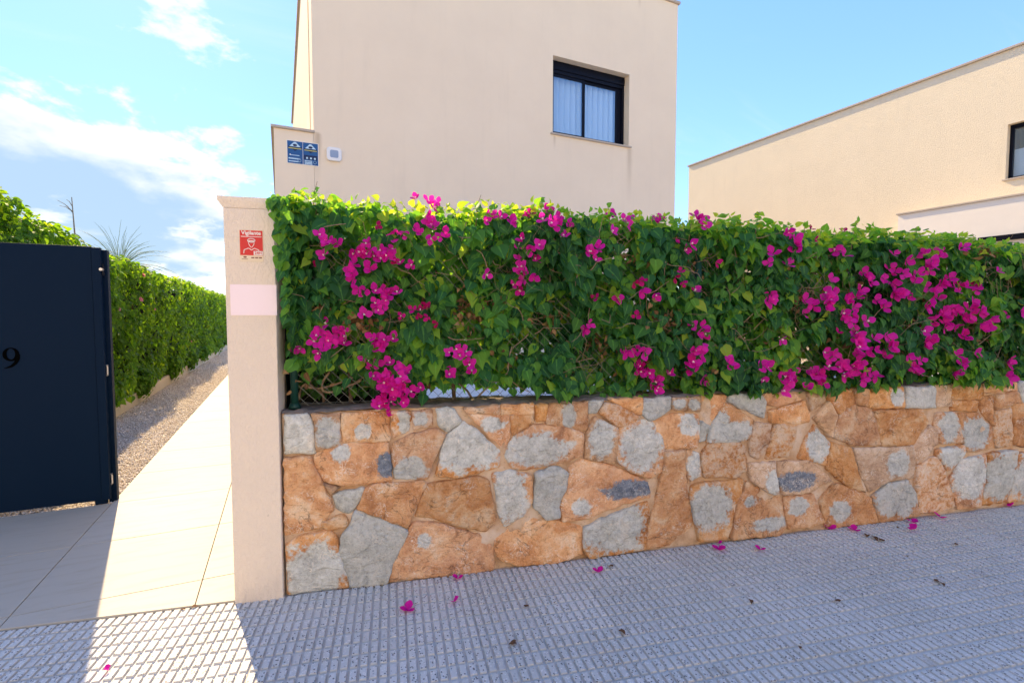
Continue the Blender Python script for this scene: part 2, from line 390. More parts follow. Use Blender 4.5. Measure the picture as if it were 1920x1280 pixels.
def mat_gravel(name, dark=1.0):
    m, T = material(name)
    g = T.n('ShaderNodeNewGeometry').outputs['Position']
    v = T.n('ShaderNodeTexVoronoi', feature='F1'); T.put(v, 'Vector', g); T.put(v, 'Scale', 42.0)
    r_ = T.n('ShaderNodeSeparateColor', ins={0: v.outputs['Color']}).outputs[0]
    c = T.ramp(r_, [(0.0, (0.56, 0.46, 0.36)), (0.35, (0.74, 0.64, 0.52)), (0.7, (0.82, 0.73, 0.62)), (1.0, (0.86, 0.81, 0.74))])
    c = T.mix(1.0, c, (dark,)*3, 'MULTIPLY')
    finish(T, c, 0.85, T.bump(T.math('SUBTRACT', 1.0, v.outputs['Distance']), 0.9, 0.02) if dark < 1 else None, 0.2)
mat_gravel('gravel_pebble'); mat_gravel('gravel_far', 0.8)
def mat_ground(name, a, b, scale, rough=0.95, fine=80):
    m, T = material(name)
    g = T.n('ShaderNodeNewGeometry').outputs['Position']
    n1 = T.noise(g, scale, 6, 0.6); n2 = T.noise(g, fine, 4, 0.7)
    c = T.mix(n1, a, b); c = T.mix(T.math('MULTIPLY', T.step(n2, 0.5, 0.8), 0.3), c, tuple(min(1, v*1.5) for v in b))
    finish(T, c, rough, T.bump(n2, 0.5, 0.01), 0.2)
mat_ground('earth', (0.20, 0.15, 0.10), (0.30, 0.24, 0.165), 0.3)
mat_ground('asphalt', (0.30, 0.285, 0.265), (0.36, 0.345, 0.325), 0.7, 0.9, 200)
mat_ground('terrace', (0.62, 0.61, 0.59), (0.70, 0.69, 0.66), 1.2, 0.7, 60)
mat_ground('joint_dark', (0.16, 0.135, 0.10), (0.22, 0.19, 0.15), 6, 0.95, 120)
mat_ground('bed_mortar', (0.50, 0.46, 0.41), (0.60, 0.56, 0.50), 6, 0.95, 120)

def mat_leaf(name, stops, transl, mixf=0.45, rough=0.55, spec=0.18):
    m, T = material(name)
    t = T.attr('tint').outputs['Fac']; mid = T.attr('mid').outputs['Fac']
    g = T.n('ShaderNodeNewGeometry').outputs['Position']
    n = T.noise(g, 60, 3)
    c = T.ramp(t, stops)
    c = T.mix(T.math('MULTIPLY', n, 0.3), c, tuple(v*0.55 for v in stops[len(stops)//2][1]))
    c = T.mix(T.math('MULTIPLY', T.step(mid, 0.80, 1.0), 0.35), c, tuple(min(1, v*2.2) for v in stops[len(stops)//2][1]))
    p = T.n('ShaderNodeBsdfPrincipled'); T.put(p, 'Base Color', c); T.put(p, 'Roughness', rough); T.put(p, 'Specular IOR Level', spec)
    T.put(p, 'Normal', T.bump(n, 0.25, 0.004))
    tr = T.n('ShaderNodeBsdfTranslucent'); T.put(tr, 'Color', T.mix(1.0, c, transl, 'MULTIPLY'))
    mx = T.n('ShaderNodeMixShader'); T.put(mx, 0, mixf); T.put(mx, 1, p); T.put(mx, 2, tr)
    o = T.n('ShaderNodeOutputMaterial'); T.put(o, 0, mx)
mat_leaf('leaf_green', [(0.0, (0.016, 0.072, 0.032)), (0.3, (0.032, 0.135, 0.048)), (0.55, (0.095, 0.250, 0.040)), (0.8, (0.20, 0.38, 0.036)), (1.0, (0.42, 0.46, 0.05))], (3.0, 2.7, 1.0), 0.45)
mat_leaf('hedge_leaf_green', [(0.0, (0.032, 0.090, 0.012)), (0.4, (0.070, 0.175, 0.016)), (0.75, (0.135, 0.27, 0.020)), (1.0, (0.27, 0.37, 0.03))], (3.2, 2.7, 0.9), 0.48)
mat_leaf('bract_magenta', [(0.0, (0.34, 0.006, 0.040)), (0.25, (0.52, 0.008, 0.13)), (0.5, (0.66, 0.010, 0.32)), (1.0, (0.80, 0.035, 0.46))], (1.5, 1.2, 1.4), 0.40, 0.6, 0.15)
mat_leaf('dry_leaf', [(0.0, (0.10, 0.055, 0.028)), (0.5, (0.24, 0.13, 0.060)), (1.0, (0.42, 0.26, 0.12))], (1.4, 1.2, 1.0), 0.30, 0.9, 0.1)
mat_leaf('petal_pink', [(0.0, (0.62, 0.18, 0.22)), (1.0, (0.72, 0.30, 0.36))], (1.2, 1.0, 1.0), 0.4, 0.6, 0.2)
mat_leaf('grass_blade', [(0.0, (0.22, 0.30, 0.14)), (1.0, (0.30, 0.38, 0.18))], (2.0, 1.8, 1.2), 0.4, 0.5, 0.2)

# ------------------------------------------------------------------ ground and pavement
def sheet(name, poly, z, mat, kind='structure', parent=None):
    me = bpy.data.meshes.new(name); me.from_pydata([(x, y, z) for x, y in poly], [], [tuple(range(len(poly)))])
    bm = bmesh.new(); bm.from_mesh(me); bmesh.ops.recalc_face_normals(bm, faces=bm.faces[:])
    for f in bm.faces:
        if f.normal.z < 0: f.normal_flip()
    bm.to_mesh(me); bm.free()
    o = link(name, me, mat, parent)
    if parent is None: tag(o, kind=kind)
    return o
def wxy(u, w): p = W(u, w, 0); return (p.x, p.y)
tag(sheet('ground', [(-900,-900),(900,-900),(900,900),(-900,900)], -0.18, 'earth'), 'dry earth ground spreading to the horizon around the houses', 'ground')
T0 = 0.33; UJ = 1.28 - 12*T0; NU, NV = 33, 7
pav = MB(); pav.prism([wxy(UJ-0.3, 0.10), wxy(UJ-0.3, -NV*T0-0.004), wxy(UJ+NU*T0, -NV*T0-0.004), wxy(UJ+NU*T0, 0.10)], 'z', -0.16, -0.0120)
pavement = tag(pav.build('pavement', 'bed_mortar'), 'grey ribbed tile pavement running along the stone wall', 'pavement', kind='structure')
def tile_mesh(seed):
    r = random.Random(seed); b = MB(); h = T0/2 - 0.0015
    b.box(-h, h, -h, h, -0.03, -0.0105)
    pu, pv = T0/8, T0/4
    for i in range(8):
        for j in range(4):
            cx, cy = -T0/2 + (i+.5)*pu, -T0/2 + (j+.5)*pv
            a, c = 0.0157, 0.0345; k = 0.0022; zt = -r.uniform(0, 0.0008)
            if r.random() < 0.04: zt = -0.003
            zb = -0.0109
            vs = [(cx-a,cy-c,zb),(cx+a,cy-c,zb),(cx+a,cy+c,zb),(cx-a,cy+c,zb),(cx-a+k,cy-c+k,zt),(cx+a-k,cy-c+k,zt),(cx+a-k,cy+c-k,zt),(cx-a+k,cy+c-k,zt)]
            b.add(vs, [(4,5,6,7),(0,1,5,4),(1,2,6,5),(2,3,7,6),(3,0,4,7)])
    me = bpy.data.meshes.new('paving_tile'); me.from_pydata(b.v, [], b.f); me.materials.append(MATS['pavement_tile'])
    return me
tms = [tile_mesh(s) for s in range(5)]
for j in range(NV):
    for i in range(NU):
        u = UJ + (i+.5)*T0
        p = W(u, -(j+.5)*T0, random.uniform(-0.0016, 0.0008))
        o = link('paving_tile', random.choice(tms), None, pavement, p, (random.gauss(0, 0.0022), random.gauss(0, 0.0022), WTH + (math.pi if random.random() < .5 else 0)))
# kerb, road and the other side of the street
kb = tag(empty('street_kerb', W(0, -NV*T0, 0), WTH), 'pale concrete kerb along the street edge of the tiled pavement', 'kerb')
for i in range(14):
    MB().box(UJ+i*1.0, UJ+i*1.0+0.995, -0.15, -0.008, -0.17, 0.0).build('kerb_stone', 'edging_concrete', kb, bevel=0.008)
vr = -NV*T0 - 0.155
tag(sheet('road', [wxy(-60, vr), wxy(-60, vr-6.5), wxy(60, vr-6.5), wxy(60, vr)], -0.13, 'asphalt'), 'pale worn concrete street in front of the pavement', 'road')
tag(MB().prism([wxy(-60, vr-6.51), wxy(-60, vr-8.4), wxy(60, vr-8.4), wxy(60, vr-6.51)], 'z', -0.17, 0.0).build('far_pavement', 'terrace'), 'pale pavement on the other side of the street', 'pavement', kind='structure')
ow = tag(empty('street_boundary_wall', W(0, vr-8.4, 0), WTH), 'pale plaster boundary wall across the street with stone coping', 'wall')  # unseen wall, added to throw sunlight back at the shaded fronts
MB().box(-25, 30, -0.3, 0.0, -0.16, 1.5).build('wall_body', 'pale_plaster', ow)
MB().box(-25.05, 30.05, -0.34, 0.04, 1.502, 1.56).build('coping', 'coping_stone', ow)
for k, hu in enumerate((-16.0, 1.0, 18.0)):  # unseen house row, added for warm bounce onto the shaded walls
    oh = tag(empty('street_house', W(hu, vr-9.6, 0), WTH), ['pale two storey house across the street near its corner', 'pale two storey house straight across from the stone wall', 'pale two storey house across from the neighbour'][k], 'house')
    MB().box(-7.0, 7.0, -8.0, 0.0, -0.16, 7.0).build('house_wall', 'pale_plaster', oh)
    MB().box(-7.05, 7.05, -8.05, 0.05, 7.003, 7.08).build('roof_coping', 'coping_stone', oh)
    for wx in (-4.5, 0.0, 4.5):
        fr_ = MB().box(wx-0.8, wx+0.8, 0.001, 0.03, 4.2, 5.5).build('window_frame', 'frame_anthracite', oh)
        MB().box(wx-0.72, wx+0.72, 0.031, 0.035, 4.28, 5.42).build('pane', 'window_glass', fr_)

# garden path slabs
def clip(poly, side):
    """keep the part of poly behind the street line (w >= side)"""
    out = []
    f = lambda p: (Vector((p[0], p[1], 0)) - WA).dot(WN) - side
    for a, b in zip(poly, poly[1:] + poly[:1]):
        fa, fb = f(a), f(b)
        if fa >= 0: out.append(a)
        if fa*fb < 0:
            t = fa/(fa-fb); out.append((a[0]+(b[0]-a[0])*t, a[1]+(b[1]-a[1])*t))
    return out
XE = -1.262
pb = clip([(-4.6, 1.0), (-4.6, 4.874), (XE, 4.874), (XE, 30.0), (-0.02, 30.0), (-0.02, 1.0)], 0.003)
path = tag(MB().prism(pb, 'z', -0.16, -0.010).build('garden_path', 'joint_dark'), 'cream stone slab path leading between hedge and house', 'path', kind='structure')
SL = 0.824; xs = [XE-4*SL, XE-3*SL, XE-2*SL, XE-SL, XE, XE+SL, -0.02]; ys = [3.228 - SL*2 + SL*k for k in range(35)]
for i in range(len(xs)-1):
    for k in range(len(ys)-1):
        if i < 4 and ys[k] > 4.5: continue
        y1 = ys[k+1] if i > 3 else min(ys[k+1], 4.874)
        g = 0.0022
        poly = clip([(xs[i]+g, ys[k]+g), (xs[i]+g, y1-g), (xs[i+1]-g, y1-g), (xs[i+1]-g, ys[k]+g)], 0.005)
        if len(poly) < 3: continue
        cx = sum(p[0] for p in poly)/len(poly); cy = sum(p[1] for p in poly)/len(poly)
        MB().prism([(x-cx, y-cy) for x, y in poly], 'z', -0.0195, 0.0).build('path_slab', 'path_slab', path, loc=(cx, cy, 0.004+random.uniform(-0.0008, 0.0008)), bevel=0.0012, seg=1)

# gravel bed and its stone edging
tag(sheet('gravel_bed', [(-4.6, 4.878), (XE-0.004, 4.878), (XE-0.004, 40), (-2.26, 40), (-2.26, 5.6), (-4.6, 5.6)], -0.016, 'gravel_far'), 'bed of beige gravel between the path and the hedge', 'gravel bed')
def pebbles(n, x0, x1, y0, y1, s0, s1, r):
    base = np.array([(1,0,0),(0,1,0),(-1,0,0),(0,-1,0),(0,0,1),(0,0,-1)], float)
    tri = np.array([(0,1,4),(1,2,4),(2,3,4),(3,0,4),(1,0,5),(2,1,5),(3,2,5),(0,3,5)])
    p = np.stack([r.uniform(x0, x1, n), r.uniform(y0, y1, n), r.uniform(-0.012, -0.001, n)], 1)
    s = r.uniform(s0, s1, n)[:, None, None]*np.stack([r.uniform(.7, 1.2, n), r.uniform(.6, 1., n), r.uniform(.4, .75, n)], 1)[:, None, :]
    v = base[None]*s*r.uniform(.75, 1.2, (n, 6, 1))
    a = r.uniform(0, 6.28, n); b = r.uniform(-.6, .6, n)
    ca, sa, cb, sb = np.cos(a), np.sin(a), np.cos(b), np.sin(b)
    M = np.stack([np.stack([ca, -sa*cb, sa*sb], 1), np.stack([sa, ca*cb, -ca*sb], 1), np.stack([0*a, sb, cb], 1)], 1)
    v = np.einsum('nij,nkj->nki', M, v) + p[:, None, :]
    f = tri[None] + 6*np.arange(n)[:, None, None]
    return v.reshape(-1, 3), f.reshape(-1, 3)
def np_mesh(name, v, f, mat, attrs=None, smooth=False):
    """v (N,3), f list of arrays (M,k)"""
    fs = f if isinstance(f, list) else [f]
    me = bpy.data.meshes.new(name)
    nl = sum(a.size for a in fs); nf = sum(len(a) for a in fs)
    me.vertices.add(len(v)); me.vertices.foreach_set('co', np.ascontiguousarray(v, np.float32).ravel())
    me.loops.add(nl); me.polygons.add(nf)
    me.loops.foreach_set('vertex_index', np.concatenate([a.ravel() for a in fs]).astype(np.int32))
    tot = np.concatenate([np.full(len(a), a.shape[1]) for a in fs]).astype(np.int32)
    me.polygons.foreach_set('loop_start', (np.cumsum(tot) - tot).astype(np.int32))
    if smooth: me.polygons.foreach_set('use_smooth', np.ones(nf, bool))
    me.update(calc_edges=True)
    for k, a in (attrs or {}).items():
        at = me.attributes.new(k, 'FLOAT', 'POINT'); at.data.foreach_set('value', np.ascontiguousarray(a, np.float32))
    me.materials.append(MATS[mat] if isinstance(mat, str) else mat)
    return me
vv, ff, b = [], [], 0
for args in [(15000, -2.25, XE-0.008, 4.885, 9.0, .008, .015), (9000, -2.25, XE-0.008, 9.0, 15.0, .010, .018), (2600, -3.4, -2.25, 4.885, 5.35, .008, .015), (6000, -2.25, XE-0.008, 15.0, 26.0, .016, .026)]:
    v, f = pebbles(*args, rng); vv.append(v); ff.append(f+b); b += len(v)
tag(link('gravel', np_mesh('gravel', np.concatenate(vv), np.concatenate(ff), 'gravel_pebble')), 'loose beige gravel between the path and the green hedge', 'gravel', kind='stuff')
ed = tag(empty('bed_edging', (-2.26, 5.0, 0)), 'low pale concrete edging at the foot of the green hedge', 'edging')
for k in range(24):
    MB().box(-0.06, 0.0, 0.55+k*1.0, 0.55+k*1.0+0.994, -0.16, 0.20+random.uniform(-.006, .006)).build('edging_block', 'edging_concrete', ed, bevel=0.006)
tag(sheet('hedge_bed', [(-3.6, 5.56), (-2.32, 5.56), (-2.32, 40), (-3.6, 40)], 0.12, 'soil'), 'dark soil bed under the green hedge', 'soil')
# garden behind the street wall
tag(MB().prism([wxy(0.2, 1.0), wxy(9, 1.0), (9.0, 7.49), (0.12, 7.49)], 'z', -0.1, 0.60).build('garden_terrace', 'terrace'), 'pale garden terrace behind the stone wall', 'terrace', kind='structure')
tag(MB().prism([wxy(0.03, 0.27), wxy(9, 0.27), wxy(9, 0.99), wxy(0.2, 0.99)], 'z', -0.1, 0.78).build('garden_bed', 'soil'), 'dark planting bed behind the stone wall', 'soil', kind='structure')

# ------------------------------------------------------------------ stone wall
wall = tag(empty('stone_wall', WA, WTH), 'low garden wall of orange and grey natural stones under the flowering hedge', 'wall')
WTOP = 0.992
def c6(pts): return [(500+x/2.6667, 730+y/2.6667) for x, y in pts]
def c7(pts): return [(1200+x/2.6667, 690+y/2.6667) for x, y in pts]
# each stone: outline, hue (o orange, b brown, g grey, p pale), grey patches (cx, cy, rx, ry[, dark])
ST = []
def st6(pts, hue='o', *pa): ST.append((c6(pts), hue, [(500+p[0]/2.6667, 730+p[1]/2.6667, p[2]/2.6667, p[3]/2.6667, *p[4:]) for p in pa]))
def st7(pts, hue='o', *pa): ST.append((c7(pts), hue, [(1200+p[0]/2.6667, 690+p[1]/2.6667, p[2]/2.6667, p[3]/2.6667, *p[4:]) for p in pa]))
st6([(85,128),(205,122),(232,190),(242,320),(90,325)], 'g')
st6([(222,122),(364,118),(370,280),(250,306),(246,210)], 'b', (300,215,55,80))
st6([(375,118),(612,112),(618,255),(378,265)], 'o', (480,210,38,32))
st6([(622,110),(717,110),(722,205),(634,246)], 'p', (690,155,35,60))
st6([(728,112),(828,100),(830,180),(735,205)], 'p', (770,145,35,35))
st6([(846,98),(935,95),(978,160),(905,215),(862,185)], 'g')
st6([(1000,125),(1215,132),(1218,240),(1195,300),(1165,288),(1080,195)], 'o', (1135,175,62,36))
st6([(975,98),(1165,80),(1158,122),(1005,121)], 'o')
st6([(1170,78),(1340,70),(1340,122),(1170,128)], 'o')
st6([(1222,132),(1338,126),(1340,165),(1228,230)], 'o')
st6([(1347,78),(1406,75),(1400,157),(1350,162)], 'o')
st6([(1411,74),(1605,65),(1605,197),(1590,212),(1397,170)], 'o', (1512,135,30,62))
st6([(1611,60),(1690,54),(1652,118),(1612,122)], 'g')
st6([(1695,66),(1765,84),(1870,138),(1830,180),(1760,187),(1662,122)], 'p')
st6([(1702,50),(1882,42),(1882,122),(1868,128),(1768,78)], 'o')
st6([(88,342),(218,332),(240,400),(335,600),(265,690),(170,715),(94,737)], 'o')
st6([(238,325),(376,276),(610,267),(606,300),(626,452),(560,462),(380,480),(280,452),(240,390)], 'o', (368,320,48,42), (600,375,52,60,1))
st6([(632,275),(730,222),(850,195),(893,228),(852,310),(803,452),(642,448),(626,340)], 'o', (715,402,85,56))
st6([(985,162),(1080,230),(1168,310),(1168,385),(960,438),(848,432),(878,290),(908,225)], 'o', (1010,280,170,122))
st6([(1228,238),(1335,180),(1480,186),(1585,222),(1580,337),(1440,372),(1300,402),(1230,398),(1192,335)], 'o', (1352,300,150,82))
st6([(1642,135),(1757,195),(1757,300),(1742,374),(1590,342),(1602,222)], 'b', (1670,250,60,90))
ST.append(([(1163,801),(1190,791),(1218,784),(1241,812),(1247,850),(1240,885),(1216,896),(1180,882),(1158,864),(1158,830)], 'o', [(1202,838,38,42)]))
st6([(330,532),(480,490),(497,500),(442,590),(416,622),(350,602)], 'g')
st6([(276,470),(372,488),(326,524)], 'b')
st6([(497,492),(560,470),(790,464),(800,480),(737,600),(707,697),(600,652),(450,595)], 'o')
st6([(806,480),(1060,437),(1110,455),(1125,540),(1147,650),(1100,712),(1000,692),(820,640),(742,640),(762,570)], 'o')
st6([(1128,422),(1210,402),(1320,430),(1332,560),(1290,630),(1190,690),(1167,640),(1150,530)], 'o', (1210,520,80,150))
st6([(1345,420),(1440,385),(1510,420),(1502,500),(1467,560),(1467,640),(1400,652),(1337,590)], 'g')
st6([(1520,390),(1580,352),(1730,382),(1900,460),(1916,535),(1760,582),(1600,640),(1480,662),(1472,580),(1512,480)], 'o', (1800,495,120,48,1), (1575,590,45,42))
st6([(268,672),(380,628),(405,650),(402,682),(300,706)], 'o')
st6([(98,780),(160,737),(310,706),(347,740),(357,810),(400,930),(410,992),(300,1012),(108,1028)], 'o', (245,905,150,130))
st6([(440,605),(590,652),(708,710),(660,810),(627,870),(602,962),(540,982),(417,992),(402,930),(362,810),(372,740),(420,680)], 'g')
st6([(732,672),(820,665),(920,692),(1060,727),(1130,772),(1136,900),(1080,927),(900,938),(612,962),(627,880),(672,790)], 'o', (785,752,36,34))
st6([(1140,750),(1200,702),(1330,652),(1480,664),(1576,687),(1581,822),(1450,862),(1280,882),(1172,852),(1140,800)], 'o')
st6([(1588,687),(1750,622),(1912,560),(1918,600),(1890,800),(1780,817),(1610,837),(1584,802)], 'o', (1745,690,165,118))
st7([(18,155),(156,145),(156,205),(100,242),(45,262),(8,222)], 'g')
st7([(162,150),(232,148),(230,206),(165,206)], 'b', (195,178,30,25))
st7([(238,146),(305,145),(300,216),(235,216)], 'b', (268,180,26,30))
st7([(311,140),(438,135),(430,165),(358,272),(304,230)], 'o')
st7([(443,138),(600,125),(637,160),(622,250),(560,222),(442,166)], 'g')
st7([(607,120),(777,130),(820,155),(684,190),(644,182)], 'o')
st7([(650,216),(833,165),(850,270),(790,280),(658,270)], 'o')
st7([(836,122),(930,121),(936,163),(857,216)], 'b')
st7([(936,115),(1070,106),(1070,175),(1000,230),(942,152)], 'o')
st7([(1076,105),(1140,104),(1140,196),(1080,176)], 'o')
st7([(1145,100),(1320,92),(1320,196),(1145,201)], 'o', (1280,140,30,40))
st7([(1327,95),(1473,95),(1476,196),(1327,199)], 'g')
st7([(1480,86),(1560,85),(1560,190),(1482,196)], 'b')
st7([(1565,81),(1710,72),(1712,156),(1565,157)], 'o')
st7([(1565,165),(1692,164),(1692,216),(1565,212)], 'o')
st7([(1717,72),(1890,60),(1890,112),(1717,120)], 'o')
st7([(1704,152),(1765,138),(1770,200),(1770,292),(1716,228)], 'o')
st7([(1777,138),(1895,118),(1912,170),(1776,206)], 'o')
st7([(1896,56),(2010,50),(2005,150),(1922,182),(1896,112)], 'g')
st7([(64,270),(165,228),(298,234),(298,300),(285,396),(120,406)], 'o', (252,282,52,46))
st7([(304,262),(355,290),(326,362),(290,376),(301,300)], 'g')
st7([(425,173),(500,212),(575,262),(547,350),(500,366),(332,372),(362,280)], 'o', (440,318,110,52), (410,255,30,40))
st7([(578,270),(667,282),(652,370),(602,462),(560,440),(552,380)], 'p')
st7([(682,280),(797,280),(782,340),(742,442),(632,456),(662,350)], 'p')
st7([(872,280),(950,375),(927,490),(890,472),(792,450),(822,370)], 'o', (888,372,52,86))
st7([(863,250),(945,165),(992,240),(956,346)], 'b')
st7([(1000,240),(1077,180),(1162,217),(1207,386),(1062,386),(970,342)], 'o')
st7([(1170,215),(1410,205),(1450,268),(1370,382),(1212,391)], 'o')
st7([(1452,285),(1492,302),(1492,382),(1432,440),(1390,482),(1366,390)], 'b')
st7([(1490,226),(1585,221),(1617,372),(1506,377),(1476,282)], 'p', (1545,290,42,78))
st7([(1598,230),(1697,225),(1766,297),(1766,396),(1690,417),(1632,412),(1606,330)], 'o', (1682,322,72,78))
st7([(1775,215),(1866,201),(1871,396),(1792,402),(1771,330)], 'p')
st7([(1876,182),(1990,150),(2000,400),(1876,386)], 'o')
st7([(130,415),(216,406),(232,590),(272,760),(266,882),(20,912),(60,740),(102,580)], 'o')
st7([(229,400),(302,430),(311,540),(241,577)], 'b', (272,490,34,70))
st7([(345,371),(490,366),(531,400),(536,510),(490,546),(321,546),(311,430)], 'p')
st7([(544,480),(680,466),(690,632),(640,620),(560,560)], 'b', (662,575,36,60))
st7([(690,470),(850,460),(900,502),(960,562),(850,621),(720,636),(692,560)], 'b', (775,562,105,42,1))
st7([(958,370),(1060,400),(1090,520),(1127,622),(1040,590),(932,500)], 'o')
st7([(1066,400),(1240,400),(1365,386),(1376,470),(1371,550),(1250,561),(1152,622),(1112,540)], 'b', (1285,482,52,56))
st7([(1382,490),(1470,441),(1511,500),(1551,600),(1581,692),(1500,721),(1411,726),(1386,600)], 'p')
st7([(1480,411),(1620,386),(1626,420),(1571,500),(1531,511),(1496,460)], 'o', (1555,445,66,52))
st7([(1597,462),(1736,431),(1731,560),(1702,690),(1592,706),(1556,560)], 'o', (1650,545,82,125))
st7([(1742,430),(1882,408),(1872,500),(1836,672),(1712,688),(1737,560)], 'o', (1800,540,76,118))
st7([(1888,430),(2000,410),(2000,650),(1842,674),(1864,560)], 'o', (1940,530,75,110))
st7([(258,590),(320,572),(526,561),(516,630),(432,850),(290,862),(280,790),(246,640)], 'o', (352,690,112,96))
st7([(546,570),(640,631),(716,651),(726,790),(700,826),(452,851),(492,680)], 'o', (645,772,85,30), (552,668,34,30))
st7([(725,646),(870,630),(891,690),(921,770),(870,791),(741,806),(726,720)], 'o', (790,690,42,45))
st7([(975,580),(1060,601),(1160,651),(1191,771),(1100,786),(932,796),(896,660)], 'o', (1005,712,52,46))
st7([(1166,640),(1250,576),(1345,561),(1381,620),(1396,726),(1290,756),(1196,771)], 'o', (1288,650,98,86))
stones = []
for poly, hue, pats in ST:
    pl = [wall_pt(*p) for p in poly]
    pp = []
    for q in pats:
        c = wall_pt(q[0], q[1]); a = wall_pt(q[0]+q[2], q[1]); d = wall_pt(q[0], q[1]-q[3])
        pp.append((c[0], c[1], abs(a[0]-c[0]), abs(d[1]-c[1]), q[4] if len(q) > 4 else 0))
    stones.append((pl, hue, pp))
# the wall carries on past the stones that were measured
u = 5.62
rr = random.Random(3)
zr = [0.0, 0.27, 0.52, 0.77, 0.985]
for j in range(4):
    u = 5.52 + rr.uniform(0, .12) - 0.06*j*0
    while u < 8.0:
        w_ = rr.uniform(.18, .42); J = lambda: rr.uniform(-.022, .022)
        z0, z1 = zr[j]+.008, zr[j+1]-.004
        pl = [(u+J(), z0+abs(J())), (u+w_/2, z0+abs(J())*.6), (u+w_+J(), z0+abs(J())), (u+w_+J(), z1-abs(J())), (u+w_*.45, z1-abs(J())*.5), (u+J(), z1-abs(J()))]
        hue = rr.choice('ooobpgo'); pp = [(u+w_/2+J(), (z0+z1)/2+J(), w_*.28, .07, 0)] if rr.random() < .45 else []
        stones.append((pl, hue, pp)); u += w_+.018
def stone_obj(pl, hue, pats, seed):
    r = random.Random(seed)
    area = sum(a[0]*b[1]-b[0]*a[1] for a, b in zip(pl, pl[1:]+pl[:1]))/2
    if area < 0: pl = pl[::-1]; area = -area
    # tight joints, softened corners, roughened edges
    grow = []
    for i, p in enumerate(pl):
        a, b = pl[i-1], pl[(i+1) % len(pl)]
        tx, tz = b[0]-a[0], b[1]-a[1]; L = math.hypot(tx, tz) or 1
        grow.append((p[0]+tz/L*0.0075, min(p[1]-tx/L*0.0075, 0.99)))
    pl = grow
    q = []
    for i, p in enumerate(pl):
        a, b = pl[i-1], pl[(i+1) % len(pl)]
        la = math.dist(p, a); lb = math.dist(p, b); k = min(0.009, la*.25, lb*.25)
        q.append((p[0]+(a[0]-p[0])*k/la, p[1]+(a[1]-p[1])*k/la)); q.append((p[0]+(b[0]-p[0])*k/lb, p[1]+(b[1]-p[1])*k/lb))
    ring = []
    for a, b in zip(q, q[1:]+q[:1]):
        n = max(1, int(math.dist(a, b)/0.028))
        for k in range(n):
            t = k/n; e = 0 if k == 0 else r.gauss(0, 0.0034)
            dx, dy = b[0]-a[0], b[1]-a[1]; L = math.hypot(dx, dy) or 1
            ring.append((a[0]+dx*t - dy/L*e, a[1]+dy*t + dx/L*e))
    cx = sum(p[0] for p in ring)/len(ring); cz = sum(p[1] for p in ring)/len(ring)
    ring = [(x-cx, z-cz) for x, z in ring]; n = len(ring)
    def inset(dd):
        out = []
        for i in range(n):
            a, p, b = ring[i-1], ring[i], ring[(i+1) % n]
            tx, tz = b[0]-a[0], b[1]-a[1]; L = math.hypot(tx, tz) or 1
            out.append((p[0]-tz/L*dd, p[1]+tx/L*dd))
        return out
    wv = Waves(16, 12, seed); wv2 = Waves(50, 14, seed+999)
    tilt = (r.gauss(0, .025), r.gauss(0, .025)); prot = r.uniform(0.0, 0.012)
    def depth(x, z):
        return -prot + float(wv(x, z))*0.006 + float(wv2(x, z))*0.003 + x*tilt[0] + z*tilt[1]
    r1 = inset(0.0015); r2 = inset(0.009)
    verts = [(x, 0.07, z) for x, z in ring] + [(x, depth(x, z)+0.010, z) for x, z in r1] + [(x, depth(x, z)+0.0015, z) for x, z in r2]
    faces = [(i, (i+1) % n, n+(i+1) % n, n+i) for i in range(n)] + [(n+i, n+(i+1) % n, 2*n+(i+1) % n, 2*n+i) for i in range(n)]
    inner = []
    xs_ = [p[0] for p in r2]; zs_ = [p[1] for p in r2]; g = 0.026
    def inside(x, z):
        c = False; m = 1e9
        for i in range(n):
            x1, z1 = r2[i-1]; x2, z2 = r2[i]
            if (z1 > z) != (z2 > z) and x < (x2-x1)*(z-z1)/(z2-z1)+x1: c = not c
            m = min(m, (x1-x)**2+(z1-z)**2)
        return c and m > (g*.55)**2
    x = min(xs_)
    while x < max(xs_):
        z = min(zs_)
        while z < max(zs_):
            a, b = x+r.uniform(-.3, .3)*g, z+r.uniform(-.3, .3)*g
            if inside(a, b): inner.append((a, b))
            z += g
        x += g
    pts = [Vector(p) for p in r2] + [Vector(p) for p in inner]
    cv, ce, cf, ov, oe, of = delaunay_2d_cdt(pts, [(i, (i+1) % n) for i in range(n)], [], 1, 1e-5)
    base = len(verts); idx = {}
    for k, p in enumerate(cv):
        o = [i for i in ov[k] if i < n]
        if o: idx[k] = 2*n + o[0]
        else: idx[k] = len(verts); verts.append((p.x, depth(p.x, p.y), p.y))
    for f in cf:
        t = tuple(idx[i] for i in f)
        if len(set(t)) == 3: faces.append(t)
    me = bpy.data.meshes.new('stone'); me.from_pydata(verts, [], faces)
    bm = bmesh.new(); bm.from_mesh(me); bmesh.ops.recalc_face_normals(bm, faces=bm.faces[:])
    if sum(f.normal.y*f.calc_area() for f in bm.faces) > 0: bmesh.ops.reverse_faces(bm, faces=bm.faces[:])
    bm.to_mesh(me); bm.free()
    me.polygons.foreach_set('use_smooth', [True]*len(me.polygons))
    tone = {'o': r.uniform(.02, .38), 'b': r.uniform(.62, .98), 'g': r.uniform(.4, .9), 'p': r.uniform(.15, .6)}[hue]
    nv = len(me.vertices); pa = np.full(nv, -1.0); dk = np.zeros(nv)
    co = np.array([v.co[:] for v in me.vertices])
    if hue == 'g': pa[:] = 0.62
    for (px, pz, rx, rz, d) in pats:
        e = 1 - np.sqrt(((co[:, 0]+cx-px)/max(rx*1.15, .01))**2 + ((co[:, 2]+cz-pz)/max(rz*1.15, .01))**2)
        dk = np.where(e > pa, d, dk); pa = np.maximum(pa, e)
